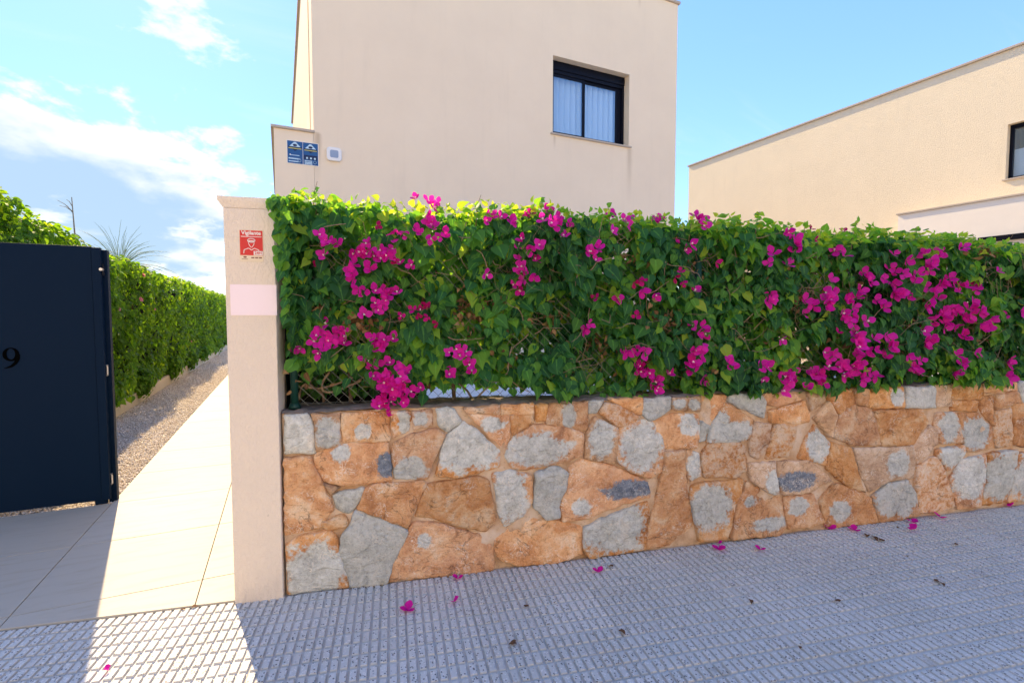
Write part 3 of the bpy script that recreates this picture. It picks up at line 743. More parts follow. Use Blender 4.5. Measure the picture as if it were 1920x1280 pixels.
    for nm, arr in (('patch', np.clip(pa*1.1, -1, 1)), ('dark', dk), ('tone', np.full(nv, tone)), ('pale', np.full(nv, 0.85 if hue == 'p' else 0.12))):
        at = me.attributes.new(nm, 'FLOAT', 'POINT'); at.data.foreach_set('value', arr.astype(np.float32))
    return link('stone', me, 'wall_stone', wall, (cx, 0.0, cz))
for i, s in enumerate(stones): stone_obj(*s, seed=100+i)
# mortar core: rough face set back behind the stones
def core():
    nu, nz = 300, 36; u0, u1 = -0.004, 8.0
    U, Z = np.meshgrid(np.linspace(u0, u1, nu), np.linspace(-0.03, WTOP-0.012, nz))
    D = 0.0205 + 0.009*Waves(14, 14, 5)(U, Z) + 0.003*Waves(70, 14, 6)(U, Z)
    v = np.stack([U, D, Z], -1).reshape(-1, 3)
    i = (np.arange(nz-1)[:, None]*nu + np.arange(nu-1)[None]).ravel()
    f = np.stack([i, i+1, i+1+nu, i+nu], 1)
    me = np_mesh('mortar_face', v, f, 'mortar', smooth=True)
    link('mortar_face', me, None, wall)
    MB().box(-0.004, 8.0, 0.045, 0.26, -0.12, WTOP-0.014).build('wall_core', 'mortar', wall)
    # capping bed of mortar on top
    nu, nw = 320, 14
    U, Q = np.meshgrid(np.linspace(u0, u1, nu), np.linspace(0, 1, nw))
    Wd = 0.006 + Q*0.252; Z = WTOP + 0.006*Waves(9, 14, 8)(U, Wd*3) + 0.004*Waves(40, 14, 9)(U, Wd)
    Z = Z - 0.022*np.exp(-Wd/0.008)
    v = np.stack([U, Wd + 0.004*Waves(20, 10, 3)(U, 0*U), Z], -1).reshape(-1, 3)
    i = (np.arange(nw-1)[:, None]*nu + np.arange(nu-1)[None]).ravel()
    link('wall_cap', np_mesh('wall_cap', v, np.stack([i, i+1, i+1+nu, i+nu], 1), 'ledge_mortar', smooth=True), None, wall)
core()

# ------------------------------------------------------------------ gate pillar and its plates
pil = tag(empty('gate_pillar', W(-0.128, -0.022, 0), WTH), 'pale plaster gate pillar carrying a red sticker and a pink plate', 'pillar')
MB().box(-0.118, 0.116, 0.0, 0.34, -0.02, 2.042).build('shaft', 'pillar_plaster', pil, bevel=0.004)
cp = MB()
cp.add([(-0.1185,0.0,2.0425),(0.116,0.0,2.0425),(0.116,0.34,2.0425),(-0.1185,0.34,2.0425),(-0.142,-0.009,2.080),(0.134,-0.009,2.072),(0.134,0.37,2.072),(-0.142,0.37,2.080),
        (-0.142,-0.009,2.098),(0.134,-0.009,2.098),(0.140,0.37,2.098),(-0.150,0.37,2.098)],
       [(0,1,5,4),(1,2,6,5),(2,3,7,6),(3,0,4,7),(4,5,9,8),(5,6,10,9),(6,7,11,10),(7,4,8,11),(8,9,10,11),(3,2,1,0)])
cp.build('cap', 'pillar_plaster', pil, bevel=0.002)
def rounded(w, h, r, n=5):
    out = []
    for (cx, cz, a0) in ((w/2-r, h/2-r, 0), (-w/2+r, h/2-r, 90), (-w/2+r, -h/2+r, 180), (w/2-r, -h/2+r, 270)):
        for k in range(n+1):
            a = R(a0+90*k/n); out.append((cx+r*math.cos(a), cz+r*math.sin(a)))
    return out
FRONT = (R(90), 0, 0)
sg = tag(empty('security_sign', W(-0.1195, -0.0225, 1.855), WTH), 'small red sign with white guard figure and the word Vigilante', 'sign')
MB().prism(rounded(0.110, 0.158, 0.004), 'y', -0.0022, 0.0).build('backing', 'sign_cream', sg)
MB().prism([(-0.053,-0.048),(0.053,-0.048),(0.053,0.077),(-0.053,0.077)], 'y', -0.0030, -0.0023).build('red_panel', 'sign_red', sg)
text_part('lettering', 'Vigilante', 0.0265, 'sign_white', sg, (0, -0.0036, 0.064), FRONT, 0.0006)
MB().box(-0.048, 0.048, -0.0037, -0.0031, 0.0445, 0.0475).build('text_line', 'sign_white', sg)
def stroke(pts, w=0.0035, y=-0.0034):
    b = MB()
    for a, c in zip(pts, pts[1:]):
        dx, dz = c[0]-a[0], c[1]-a[1]; L = math.hypot(dx, dz); nx, nz = -dz/L*w/2, dx/L*w/2; ex, ez = dx/L*w*.3, dz/L*w*.3
        b.prism([(a[0]+nx-ex, a[1]+nz-ez), (a[0]-nx-ex, a[1]-nz-ez), (c[0]-nx+ex, c[1]-nz+ez), (c[0]+nx+ex, c[1]+nz+ez)], 'y', y-0.0004, y+0.0003)
    return b
ell = lambda cx, cz, rx, rz, n=18: [(cx+rx*math.cos(2*math.pi*k/n), cz+rz*math.sin(2*math.pi*k/n)) for k in range(n+1)]
stroke(ell(0.0, 0.027, 0.017, 0.0095), 0.004).build('guard_cap', 'sign_white', sg)
stroke([(-0.011, 0.024), (0.011, 0.024)], 0.005, -0.0040).build('guard_visor', 'sign_white', sg)
stroke([(-0.013, 0.016), (-0.012, 0.008), (-0.003, -0.007), (0.003, -0.007), (0.012, 0.008), (0.013, 0.016)], 0.0025).build('guard_face', 'sign_white', sg)
stroke([(-0.036, -0.038), (-0.034, -0.021), (-0.014, -0.012), (0.0, -0.021), (0.014, -0.012), (0.034, -0.021), (0.036, -0.038)], 0.003, -0.0038).build('guard_shoulders', 'sign_white', sg)
MB().box(0.010, 0.052, -0.0050, -0.0044, -0.0465, -0.026).build('hours_panel', 'sign_white', sg)
text_part('hours', '24H', 0.0195, 'sign_red', sg, (0.031, -0.0057, -0.0363), FRONT, 0.0003)
MB().prism(ell(-0.031, -0.057, 0.008, 0.004)[:-1], 'y', -0.0031, -0.0023).build('emblem', 'sign_brown', sg)
MB().box(-0.046, -0.018, -0.0031, -0.0023, -0.0685, -0.0662).build('emblem_line', 'sign_brown', sg)
for k in range(3): MB().box(-0.002+k*0.018, 0.012+k*0.018, -0.0031, -0.0023, -0.0625, -0.0565).build('digits', 'sign_brown', sg)
pk = tag(empty('name_plate', W(-0.1155, -0.0225, 1.581), WTH), 'blank pale pink plate on the gate pillar below the red sign', 'plate')
MB().prism(rounded(0.216, 0.156, 0.002), 'y', -0.004, 0.0).build('plate', 'plate_pink', pk)
bl = tag(empty('pillar_lamp', W(-0.2465, 0.17, 1.66), WTH), 'small round white lamp on the path side of the gate pillar', 'lamp')
lm = MB()
prof = [(0.0, 0.070), (0.008, 0.072), (0.016, 0.062), (0.024, 0.040), (0.028, 0.0)]
for i, (x, r_) in enumerate(prof):
    for k in range(16): a = 2*math.pi*k/16; lm.v.append((-x, r_*math.cos(a)*.8, r_*1.1*math.sin(a)))
for i in range(len(prof)-1):
    for k in range(16): lm.f.append((i*16+k, i*16+(k+1) % 16, (i+1)*16+(k+1) % 16, (i+1)*16+k))
lm.build('lamp_cover', 'white_plastic', bl, smooth=True)
# low side wall from pillar to house along the path
sw = tag(empty('side_wall', (0.0, 3.3, 0)), 'low plaster side wall between the path and the garden', 'wall')
MB().box(-0.018, 0.11, 0.02, 4.19, -0.1, 0.98).build('wall_body', 'pillar_plaster', sw)

# ------------------------------------------------------------------ garden gate
gt = tag(empty('garden_gate', (-1.27, 4.88, 0)), 'dark blue metal gate with number 9 standing open by the path', 'gate')
MB().box(-1.30, -0.055, 0.0, 0.045, 0.036, 2.036).build('leaf_panel', 'gate_paint', gt, bevel=0.003)
MB().box(-0.0535, 0.0, -0.006, 0.048, 0.036, 2.030).build('edge_frame', 'gate_paint', gt, bevel=0.003)
MB().box(-0.06, -0.0245, 0.049, 0.085, 0.06, 2.018).build('gap_strip', 'gate_dark', gt)
MB().box(-0.024, 0.029, 0.056, 0.115, -0.01, 2.02).build('gate_post', 'gate_paint', gt, bevel=0.003)
MB().box(-0.10, -0.022, 0.004, 0.04, 0.003, 0.0355).build('foot', 'gate_paint', gt, bevel=0.002)
for z in (1.862, 1.068, 0.19):
    h = MB()
    h.box(-0.004, 0.008, 0.030, 0.0555, z-0.045, z+0.045); h.tube([(0.007, 0.030, z-0.035), (0.007, 0.030, z+0.035)], 0.007, 8)
    h.build('hinge', 'steel' if z < 1.5 else 'gate_dark', gt)
bt = MB(); bt.tube([(0.003, -0.014, 1.862), (0.003, 0.028, 1.862)], 0.011, 12); bt.build('bolt', 'steel', gt, smooth=False)
# the digit: a bowl with a curling tail
d9 = MB()
outer = ell(0, 0.0, 0.047, 0.050, 28)[:-1]
inner = [(0.024*math.cos(a+.25), 0.003+0.041*math.sin(a+.25)) for a in [2*math.pi*k/28 for k in range(28)]]
n = 28
for yy in (-0.0035, -0.0005):
    d9.v += [(x, yy, z) for x, z in outer] + [(x, yy, z) for x, z in inner]
for k in range(n):
    k2 = (k+1) % n
    d9.f += [(k, k2, n+k2, n+k), (2*n+k, 2*n+k2, 3*n+k2, 3*n+k), (k, k2, 2*n+k2, 2*n+k), (n+k, n+k2, 3*n+k2, 3*n+k)]
tl = [(0.047, 0.0, .013), (0.044, -0.035, .013), (0.030, -0.065, .011), (0.006, -0.088, .008), (-0.022, -0.099, .004), (-0.034, -0.101, .002)]
pts = []
for i, (x, z, w_) in enumerate(tl):
    a = tl[max(i-1, 0)]; b = tl[min(i+1, len(tl)-1)]; L = math.hypot(b[0]-a[0], b[1]-a[1]); nx, nz = -(b[1]-a[1])/L, (b[0]-a[0])/L
    pts.append(((x-nx*w_*.2-0.006+nx*w_, z+nz*w_), (x-0.006-nx*w_, z-nz*w_)))
for a, b in zip(pts, pts[1:]):
    d9.prism([a[0], b[0], b[1], a[1]], 'y', -0.0038, -0.0008)
d9.build('number', 'digit_black', gt, loc=(-0.55, -0.001, 1.215))

gp = tag(empty('gate_post_pillar', (-2.72, 4.93, 0)), 'plain plaster pillar carrying the dark gate in front of the green hedge', 'pillar')
MB().box(-0.14, 0.14, -0.14, 0.14, -0.02, 2.06).build('shaft', 'pillar_plaster', gp, bevel=0.004)
MB().box(-0.165, 0.165, -0.165, 0.165, 2.0615, 2.10).build('cap', 'pillar_plaster', gp, bevel=0.004)

# ------------------------------------------------------------------ house behind the wall
HY = 7.5
house = tag(empty('house', (0.463, HY, 4.06)), 'cream plaster two storey house with one dark framed window', 'house')
HX, HT, HD, HB = 6.53, 3.36, 9.5, -4.16      # width, roof height, depth, foot (house space: origin at the parapet corner)
wx0, wx1, wz0, wz1 = 3.80, 5.405, 0.525, 1.838
mb = MB()
def wall_with_hole(b, x0, x1, z0, z1, hx0, hx1, hz0, hz1, y, rev):
    for (a, c, d, e) in ((x0, hx0, z0, z1), (hx1, x1, z0, z1), (hx0, hx1, z0, hz0), (hx0, hx1, hz1, z1)):
        b.add([(a, y, d), (c, y, d), (c, y, e), (a, y, e)], [(0, 1, 2, 3)])
    b.add([(hx0,y,hz0),(hx1,y,hz0),(hx1,y,hz1),(hx0,y,hz1),(hx0,y+rev,hz0),(hx1,y+rev,hz0),(hx1,y+rev,hz1),(hx0,y+rev,hz1)],
          [(0,1,5,4),(1,2,6,5),(2,3,7,6),(3,0,4,7)])
wall_with_hole(mb, 0, HX, HB, HT, wx0, wx1, wz0, wz1, 0.0, 0.22)
# sides, back and roof
mb.add([(0,0,HB),(0,0.56,HB),(0,0.56,HT),(0,0,HT)], [(0,1,2,3)])
mb.add([(HX,0,HB),(HX,HD,HB),(HX,HD,HT),(HX,0,HT)], [(0,1,2,3)])
mb.add([(0,HD,HB),(HX,HD,HB),(HX,HD,HT),(0,HD,HT)], [(0,1,2,3)])
mb.add([(0,0,HT),(HX,0,HT),(HX,HD,HT),(0,HD,HT)], [(0,1,2,3)])
mb.add([(0,0.56,HB),(0.06,0.56,HB),(0.06,0.56,HT),(0,0.56,HT)], [(0,1,2,3)])
mb.add([(0.06,0.56,HB),(0.06,0.66,HB),(0.06,0.66,HT),(0.06,0.56,HT)], [(0,1,2,3)])
mb.add([(0.06,0.66,HB),(-0.01,0.66,HB),(-0.01,0.66,HT),(0.06,0.66,HT)], [(0,1,2,3)])
mb.add([(-0.01,0.66,HB),(-0.01,HD,HB),(-0.01,HD,HT),(-0.01,0.66,HT)], [(0,1,2,3)])
mb.build('house_wall', 'house_plaster', house)
MB().box(-0.055, HX+0.035, -0.035, HD+0.03, HT+0.003, HT+0.05).build('roof_coping', 'coping_stone', house, bevel=0.004)
# terrace parapet wing at the left, flush with the front
mb = MB(); mb.box(-0.50, -0.0025, 0.0, 4.0, HB, -0.035); mb.build('terrace_wing', 'house_plaster', house)
MB().box(-0.535, 0.012, -0.028, 4.02, -0.0325, 0.0).build('parapet_coping', 'coping_stone', house, bevel=0.003)
# window
win = MB()
fy0, fy1 = 0.15, 0.21
fz1 = wz1-0.002; zs0 = wz0+0.028
win.box(wx0+.001, wx1-.001, 0.135, 0.215, fz1-0.14, fz1)                      # shutter box
win.box(wx0+.001, wx0+0.05, fy0, fy1, zs0, fz1-0.141); win.box(wx1-0.05, wx1-.001, fy0, fy1, zs0, fz1-0.141)
win.box(wx0+0.051, wx1-0.051, fy0, fy1, zs0, zs0+0.045); win.box(wx0+0.051, wx1-0.051, fy0, fy1, fz1-0.20, fz1-0.141)
wo = win.build('window_frame', 'frame_anthracite', house, bevel=0.003)
mid = (wx0+wx1)/2 - 0.08
for (a, b, yy) in ((wx0+0.052, mid+0.03, 0.165), (mid-0.03, wx1-0.115, 0.186)):
    sf = MB(); z0, z1 = zs0+0.047, fz1-0.202
    sf.box(a, a+0.055, yy, yy+0.018, z0, z1); sf.box(b-0.055, b, yy, yy+0.018, z0, z1)
    sf.box(a+.0555, b-.0555, yy, yy+0.018, z0, z0+0.05); sf.box(a+.0555, b-.0555, yy, yy+0.018, z1-0.05, z1)
    so = sf.build('window_sash', 'frame_anthracite', house, bevel=0.002)
    MB().box(a+.05, b-.05, yy+0.007, yy+0.011, z0+0.045, z1-0.045).build('pane', 'window_glass', so)
MB().box(wx1-0.114, wx1-0.0505, 0.180, 0.204, zs0+.047, fz1-.202).build('jamb_rail', 'frame_anthracite', house)
MB().box(wx0-0.045, wx1+0.045, -0.035, 0.149, wz0-0.002, wz0+0.026).build('window_sill', 'coping_stone', house, bevel=0.004)
for k in range(13):
    x = wx0 + 0.05 + k*0.118
    MB().add([(x, 0.335, zs0-.02), (x+0.075, 0.25, zs0-.02), (x+0.113, 0.29, zs0-.02), (x, 0.335, fz1-.1), (x+0.075, 0.25, fz1-.1), (x+0.113, 0.29, fz1-.1)],
             [(0, 1, 4, 3), (1, 2, 5, 4)]).build('blind_slat', 'blind_white', house)
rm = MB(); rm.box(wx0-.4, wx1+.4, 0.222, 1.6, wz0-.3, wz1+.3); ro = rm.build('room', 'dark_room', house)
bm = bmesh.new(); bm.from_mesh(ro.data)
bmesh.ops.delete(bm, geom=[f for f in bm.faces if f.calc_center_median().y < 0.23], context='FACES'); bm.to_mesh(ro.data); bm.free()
hg = tag(empty('clothes_rack', (0.463+4.95, HY+0.262, 4.06+wz0+0.075)), 'white wire hangers standing inside the house window', 'hanger')
for (dx, s_) in ((-0.16, 0.8), (0.06, 1.0)):
    MB().tube([(dx-0.11*s_, 0, -0.09), (dx, 0, 0.08*s_), (dx+0.13*s_, 0, -0.09)], 0.006, 5).build('wire_hanger', 'hanger_wire', hg)
MB().tube([(-0.30, 0, -0.05), (0.24, 0, 0.02)], 0.004, 5).build('rail', 'hanger_wire', hg)
# alarm signs and siren on the front
al = tag(empty('alarm_sign', (0.32, HY-0.0015, 3.731)), 'blue alarm company sign with two panels by the parapet corner', 'sign')
MB().prism(rounded(0.405, 0.312, 0.006), 'y', -0.004, 0.0).build('border', 'sign_white', al)
for s_ in (-1, 1):
    cx = s_*0.0985
    MB().box(cx-0.096, cx+0.096, -0.0055, -0.0042, -0.149, 0.149).build('blue_panel', 'sign_blue', al)
    zc = 0.07 if s_ < 0 else 0.065
    MB().prism([(cx-0.075, zc), (cx+0.075, zc), (cx+0.010, zc+0.068), (cx-0.010, zc+0.068)], 'y', -0.0068, -0.0057).build('triangle', 'sign_pale', al)
    MB().prism(ell(cx, zc+0.025, 0.028, 0.016, 10)[:-1], 'y', -0.0078, -0.0069).build('mark', 'sign_navy', al)
    MB().box(cx-0.085, cx+0.085, -0.0079, -0.0070, zc-0.019, zc+0.004).build('dark_band', 'sign_navy', al)
    MB().box(cx-0.082, cx+0.082, -0.0092, -0.0081, zc-0.025, zc-0.014).build('yellow_band', 'sign_yellow', al)
    MB().prism([(cx-0.035, zc-0.0265), (cx, zc-0.055), (cx+0.035, zc-0.0265)], 'y', -0.0068, -0.0057).build('arrow', 'sign_navy', al)
MB().box(-0.155, -0.045, -0.0066, -0.0057, -0.045, -0.036).build('text_line', 'sign_pale', al)
MB().prism(ell(-0.16, -0.036, 0.009, 0.009, 10)[:-1], 'y', -0.0068, -0.0057).build('emblem', 'sign_white', al)
MB().box(-0.182, -0.035, -0.0068, -0.0057, -0.094, -0.077).build('white_band', 'sign_pale', al)
MB().box(-0.182, -0.045, -0.0068, -0.0057, -0.130, -0.116).build('text_line', 'sign_pale', al)
MB().box(0.012, 0.185, -0.0068, -0.0057, -0.078, -0.018).build('dark_panel', 'sign_navy', al)
for k in range(3): MB().box(0.040+k*0.05, 0.064+k*0.05, -0.0080, -0.0069, -0.070, -0.046).build('pictogram', 'sign_pale', al)
for z in (-0.097, -0.118, -0.136): MB().box(0.020, 0.118, -0.0068, -0.0057, z-0.006, z+0.006).build('text_line', 'sign_pale', al)
stroke(ell(0.152, -0.108, 0.018, 0.020), 0.006, -0.0064).build('emblem', 'sign_pale', al)
stroke(ell(-0.045, -0.105, 0.018, 0.022), 0.006, -0.0064).build('emblem', 'sign_pale', al)
sr = tag(empty('siren_box', (0.7245, HY, 3.766)), 'rounded white siren box with grey blue centre on the house front', 'siren')
MB().prism(rounded(0.20, 0.185, 0.045, 6), 'y', -0.045, -0.001).build('housing', 'white_plastic', sr, bevel=0.014, smooth=False, seg=3)
MB().prism(rounded(0.11, 0.105, 0.02, 5), 'y', -0.0475, -0.0452).build('light_cover', 'grey_plastic', sr, bevel=0.002)

# ------------------------------------------------------------------ neighbouring house at the right
NX = 14.0
nb = tag(empty('neighbour_house', (NX, 14.3, 0)), 'sunlit yellowish plaster house beyond the flowering hedge', 'house')
mb = MB()
ny0, NT_ = -10.0, 7.08
hy0, hy1, hz0, hz1 = -9.9, -9.06, 4.36, 5.53
hy0 = -10.35; ny0 = -11.2
for (a, c, d, e) in ((ny0, hy0, -.1, NT_), (hy1, 0, -.1, NT_), (hy0, hy1, -.1, hz0), (hy0, hy1, hz1, NT_)):
    mb.add([(0, a, d), (0, c, d), (0, c, e), (0, a, e)], [(0, 1, 2, 3)])
mb.add([(0,hy0,hz0),(0,hy1,hz0),(0,hy1,hz1),(0,hy0,hz1),(.2,hy0,hz0),(.2,hy1,hz0),(.2,hy1,hz1),(.2,hy0,hz1)], [(0,1,5,4),(1,2,6,5),(2,3,7,6),(3,0,4,7)])
mb.add([(0,ny0,-.1),(9,ny0,-.1),(9,ny0,NT_),(0,ny0,NT_)], [(0,1,2,3)]); mb.add([(0,0,-.1),(9,0,-.1),(9,0,NT_),(0,0,NT_)], [(0,1,2,3)])
mb.add([(9,ny0,-.1),(9,0,-.1),(9,0,NT_),(9,ny0,NT_)], [(0,1,2,3)]); mb.add([(0,ny0,NT_),(9,ny0,NT_),(9,0,NT_),(0,0,NT_)], [(0,1,2,3)])
mb.build('house_wall', 'neighbour_plaster', nb)
MB().box(-0.05, 9.04, ny0-0.04, 0.04, NT_+.003, NT_+0.05).build('roof_coping', 'coping_stone', nb, bevel=0.004)
f = MB(); a, b_ = 0.12, 0.19
f.box(a, b_, hy0+.001, hy0+.06, hz0+.03, hz1-.001); f.box(a, b_, hy1-.06, hy1-.001, hz0+.03, hz1-.001)
f.box(a, b_, hy0+.061, hy1-.061, hz0+.03, hz0+.08); f.box(a, b_, hy0+.061, hy1-.061, hz1-.08, hz1-.001)
wf = f.build('window_frame', 'frame_anthracite', nb, bevel=0.003)
MB().box(0.15, 0.155, hy0+.055, hy1-.055, hz0+.075, hz1-.075).build('pane', 'window_glass', nb)
MB().box(0.25, 0.27, hy0, hy1, hz0, hz1-0.5).build('blind', 'blind_white', nb)
MB().box(-0.04, 0.119, hy0-.04, hy1+.04, hz0-.002, hz0+.028).build('window_sill', 'coping_stone', nb, bevel=0.004)
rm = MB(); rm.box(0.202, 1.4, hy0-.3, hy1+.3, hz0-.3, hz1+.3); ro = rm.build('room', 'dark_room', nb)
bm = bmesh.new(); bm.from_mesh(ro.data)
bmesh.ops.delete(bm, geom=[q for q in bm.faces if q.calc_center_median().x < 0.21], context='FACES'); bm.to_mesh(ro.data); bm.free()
# lower white wing with its own coping and a dark rail
MB().box(-0.42, -0.0025, ny0-1.2, -7.28, -.1, 3.925).build('white_wing', 'neighbour_white', nb)
MB().box(-0.455, -0.003, ny0-1.22, -7.25, 3.928, 3.965).build('wing_coping', 'coping_stone', nb, bevel=0.003)
MB().box(-0.50, -0.4225, ny0-1.1, -8.85, 3.05, 3.16).build('awning_rail', 'frame_anthracite', nb, bevel=0.004)

# ------------------------------------------------------------------ foliage
LEAF_V = np.array([(0,.06,0),(0,.30,.02),(0,.55,.015),(0,.80,-.03),(0,1.08,-.15)]
                  + [(-.19,-.03,.03),(-.41,.12,.07),(-.47,.36,.10),(-.35,.62,.06),(-.15,.86,-.03)] + [(.19,-.03,.03),(.41,.12,.07),(.47,.36,.10),(.35,.62,.06),(.15,.86,-.03)], float)
LEAF_Q = np.array([(0,1,7,6),(1,2,8,7),(2,3,9,8),(0,11,12,1),(1,12,13,2),(2,13,14,3)]); LEAF_T = np.array([(0,6,5),(3,4,9),(0,10,11),(3,14,4)])
LEAF_M = np.array([1]*5+[0]*10, float)
IVY_V = LEAF_V*np.array([1.08, .95, 1.1]) + np.array([(0,0,0)]*5 + [(-.10,-.03,0),(-.02,0,0),(.06,0,0),(.04,0,0),(.02,0,0)] + [(.10,-.03,0),(.02,0,0),(-.06,0,0),(-.04,0,0),(-.02,0,0)])
BR_Q = np.array([(0,1,5,4),(1,2,6,5),(0,7,8,1),(1,8,9,2)]); BR_T = np.array([(2,3,6),(2,9,3)])
def orient(out, tip):
    """rotation matrices: leaf face towards out, tip along tip"""
    o = out/np.linalg.norm(out, axis=1, keepdims=True)
    t = tip - (tip*o).sum(1, keepdims=True)*o; t /= np.maximum(np.linalg.norm(t, axis=1, keepdims=True), 1e-6)
    x = np.cross(t, o)
    return np.stack([x, t, o], 2)
def leaf_mesh(name, pos, M, size, tint, mat, tmpl=LEAF_V, widths=None):
    n = len(pos)
    v = tmpl[None]*size[:, None, None]
    if widths is not None: v = v*np.stack([widths, np.ones(n), rng.uniform(.4, 1.9, n)], 1)[:, None, :]
    v = np.einsum('nij,nkj->nki', M, v) + pos[:, None, :]
    k = len(tmpl)*np.arange(n)[:, None, None]
    return np_mesh(name, v.reshape(-1, 3), [(LEAF_Q[None]+k).reshape(-1, 4), (LEAF_T[None]+k).reshape(-1, 3)], mat,
                   {'tint': np.repeat(tint, len(tmpl)), 'mid': np.tile(LEAF_M, n)}, smooth=True)

def single_leaf(name, tint, mat, tmpl, wid=1.0, curl=1.0):
    v = tmpl*np.array([wid, 1, curl])
    return np_mesh(name, v, [LEAF_Q, LEAF_T], mat, {'tint': np.full(len(v), tint), 'mid': LEAF_M}, smooth=True)
def rand_unit(n): 
    a = rng.normal(size=(n, 3)); return a/np.linalg.norm(a, axis=1, keepdims=True)

# --- the bougainvillea hedge: local axes u (along), w (into garden), z
hedge = tag(empty('bougainvillea_hedge', WA, WTH), 'clipped bougainvillea hedge with magenta blossoms growing above the stone wall', 'hedge')
HU0, HU1, HZ1 = -0.06, 7.8, 2.13
bumpf = Waves(7, 16, 21); bump2 = Waves(22, 18, 22); gapn = Waves(9, 16, 23); gap2 = Waves(26, 16, 24); topn = Waves(5, 12, 25); tinn = Waves(6, 14, 26)
KB = [(-.1, 1.28), (0.0, 1.27), (.25, 1.25), (.5, 1.24), (.66, 1.16), (.85, 1.14), (1.05, 1.17), (1.3, 1.13), (1.55, 1.06), (1.8, 1.03), (2.5, 1.01), (3.5, 1.0), (8, 1.0)]
def zbot(u): return np.interp(u, [k[0] for k in KB], [k[1] for k in KB]) + 0.02*bump2(u, 0*u)
def ztop(u): return HZ1 + 0.022*topn(u, 0*u) + 0.016*bump2(u*.6, 0*u+4) - 0.018*np.asarray(u)
def wfront(u, z):
    t = np.clip((np.asarray(z)-(HZ1-.16))/.16, 0, 1)
    return 0.02 - 0.045*bumpf(u, z) - 0.025*bump2(u, z) + 0.10*t*t
def front_leaves(n, dmin, dmax, keep=0.0, seed_tip=.45):
    u = rng.uniform(HU0, HU1, n*3); z0 = zbot(u); zt = ztop(u)
    z = z0 + (zt-z0)*rng.uniform(-0.02, 1, n*3)
    g = gapn(u, z) + .7*gap2(u, z)
    ok = rng.uniform(size=n*3) < np.clip(0.50 + .65*g, keep, 1)
    u, z = u[ok][:n], z[ok][:n]; m = len(u)
    w = wfront(u, z) + dmin + (dmax-dmin)*rng.uniform(size=m)**1.6
    out = np.stack([rng.normal(0, .42, m), -1+rng.normal(0, .25, m), rng.normal(.40, .34, m)], 1)
    tip = np.stack([rng.normal(0, .55, m), rng.normal(-.25, .3, m), np.full(m, -1.0)], 1)
    s = np.clip(rng.normal(.060, .017, m), .026, .10)
    ti = np.clip(.36 + .15*tinn(u, z) + rng.normal(0, .20, m), 0, .88)
    sp = rng.uniform(size=m) < .05; ti[sp] = rng.uniform(.8, .95, sp.sum())
    return np.stack([u, w, z], 1), orient(out, tip), s, ti
p1 = front_leaves(8000, -0.03, 0.06, .03)
p2 = front_leaves(16000, 0.09, 0.36, .8)
m = 3200   # top; lighter tint holds both young growth and backlight
u = rng.uniform(HU0, HU1, m); wv_ = rng.uniform(-0.02, .40, m); zt = ztop(u) + .02*bump2(u, wv_*3) + rng.uniform(-.06, .03, m) - .25*np.clip(np.abs(wv_-.18)-.14, 0, 1)
out = np.stack([rng.normal(0, .6, m), rng.normal(-.15, .6, m), np.full(m, 1.0)], 1); tip = np.stack([rng.normal(0, 1, m), rng.normal(-.3, 1, m), rng.normal(-.1, .5, m)], 1)
p3 = (np.stack([u, wv_, zt], 1), orient(out, tip), np.clip(rng.normal(.046, .011, m), .022, .07), np.clip(rng.normal(.76, .17, m), .2, 1))
m = 1100   # young shoots standing up along the top edge, tinted yellower for a backlit glow
u = rng.uniform(HU0, HU1, m); wv_ = rng.uniform(.0, .3, m); zt = ztop(u) + rng.uniform(-.02, .045, m) + .02*gap2(u, wv_)
out = rand_unit(m); tip = np.stack([rng.normal(0, .6, m), rng.normal(0, .6, m), np.full(m, .9)], 1)
p4 = (np.stack([u, wv_, zt], 1), orient(out, tip), np.clip(rng.normal(.034, .008, m), .018, .055), np.clip(rng.normal(.88, .11, m), .3, 1))
m = 9500   # back face
u = rng.uniform(HU0, HU1, m); z = 1.05 + (HZ1-1.05)*rng.uniform(size=m); wv_ = .40 + .05*bumpf(u, z) - rng.uniform(0, .1, m)
out = np.stack([rng.normal(0, .5, m), np.full(m, 1.0), rng.normal(.4, .4, m)], 1); tip = np.stack([rng.normal(0, .5, m), rng.normal(.2, .3, m), np.full(m, -1.)], 1)
p5 = (np.stack([u, wv_, z], 1), orient(out, tip), np.clip(rng.normal(.056, .011, m), .03, .08), np.clip(rng.normal(.35, .15, m), 0, .9))
m = 420    # left end beside the pillar
z = rng.uniform(1.28, HZ1, m); wv_ = rng.uniform(.0, .38, m); u = .045 + .02*bump2(wv_*2, z) + rng.uniform(0, .05, m)
out = np.stack([np.full(m, -1.), rng.normal(-.5, .4, m), rng.normal(.4, .4, m)], 1); tip = np.stack([rng.normal(-.2, .4, m), rng.normal(0, .4, m), np.full(m, -1.)], 1)
p6 = (np.stack([u, wv_-.02, z], 1), orient(out, tip), np.clip(rng.normal(.052, .011, m), .03, .08), np.clip(rng.normal(.4, .2, m), 0, .95))
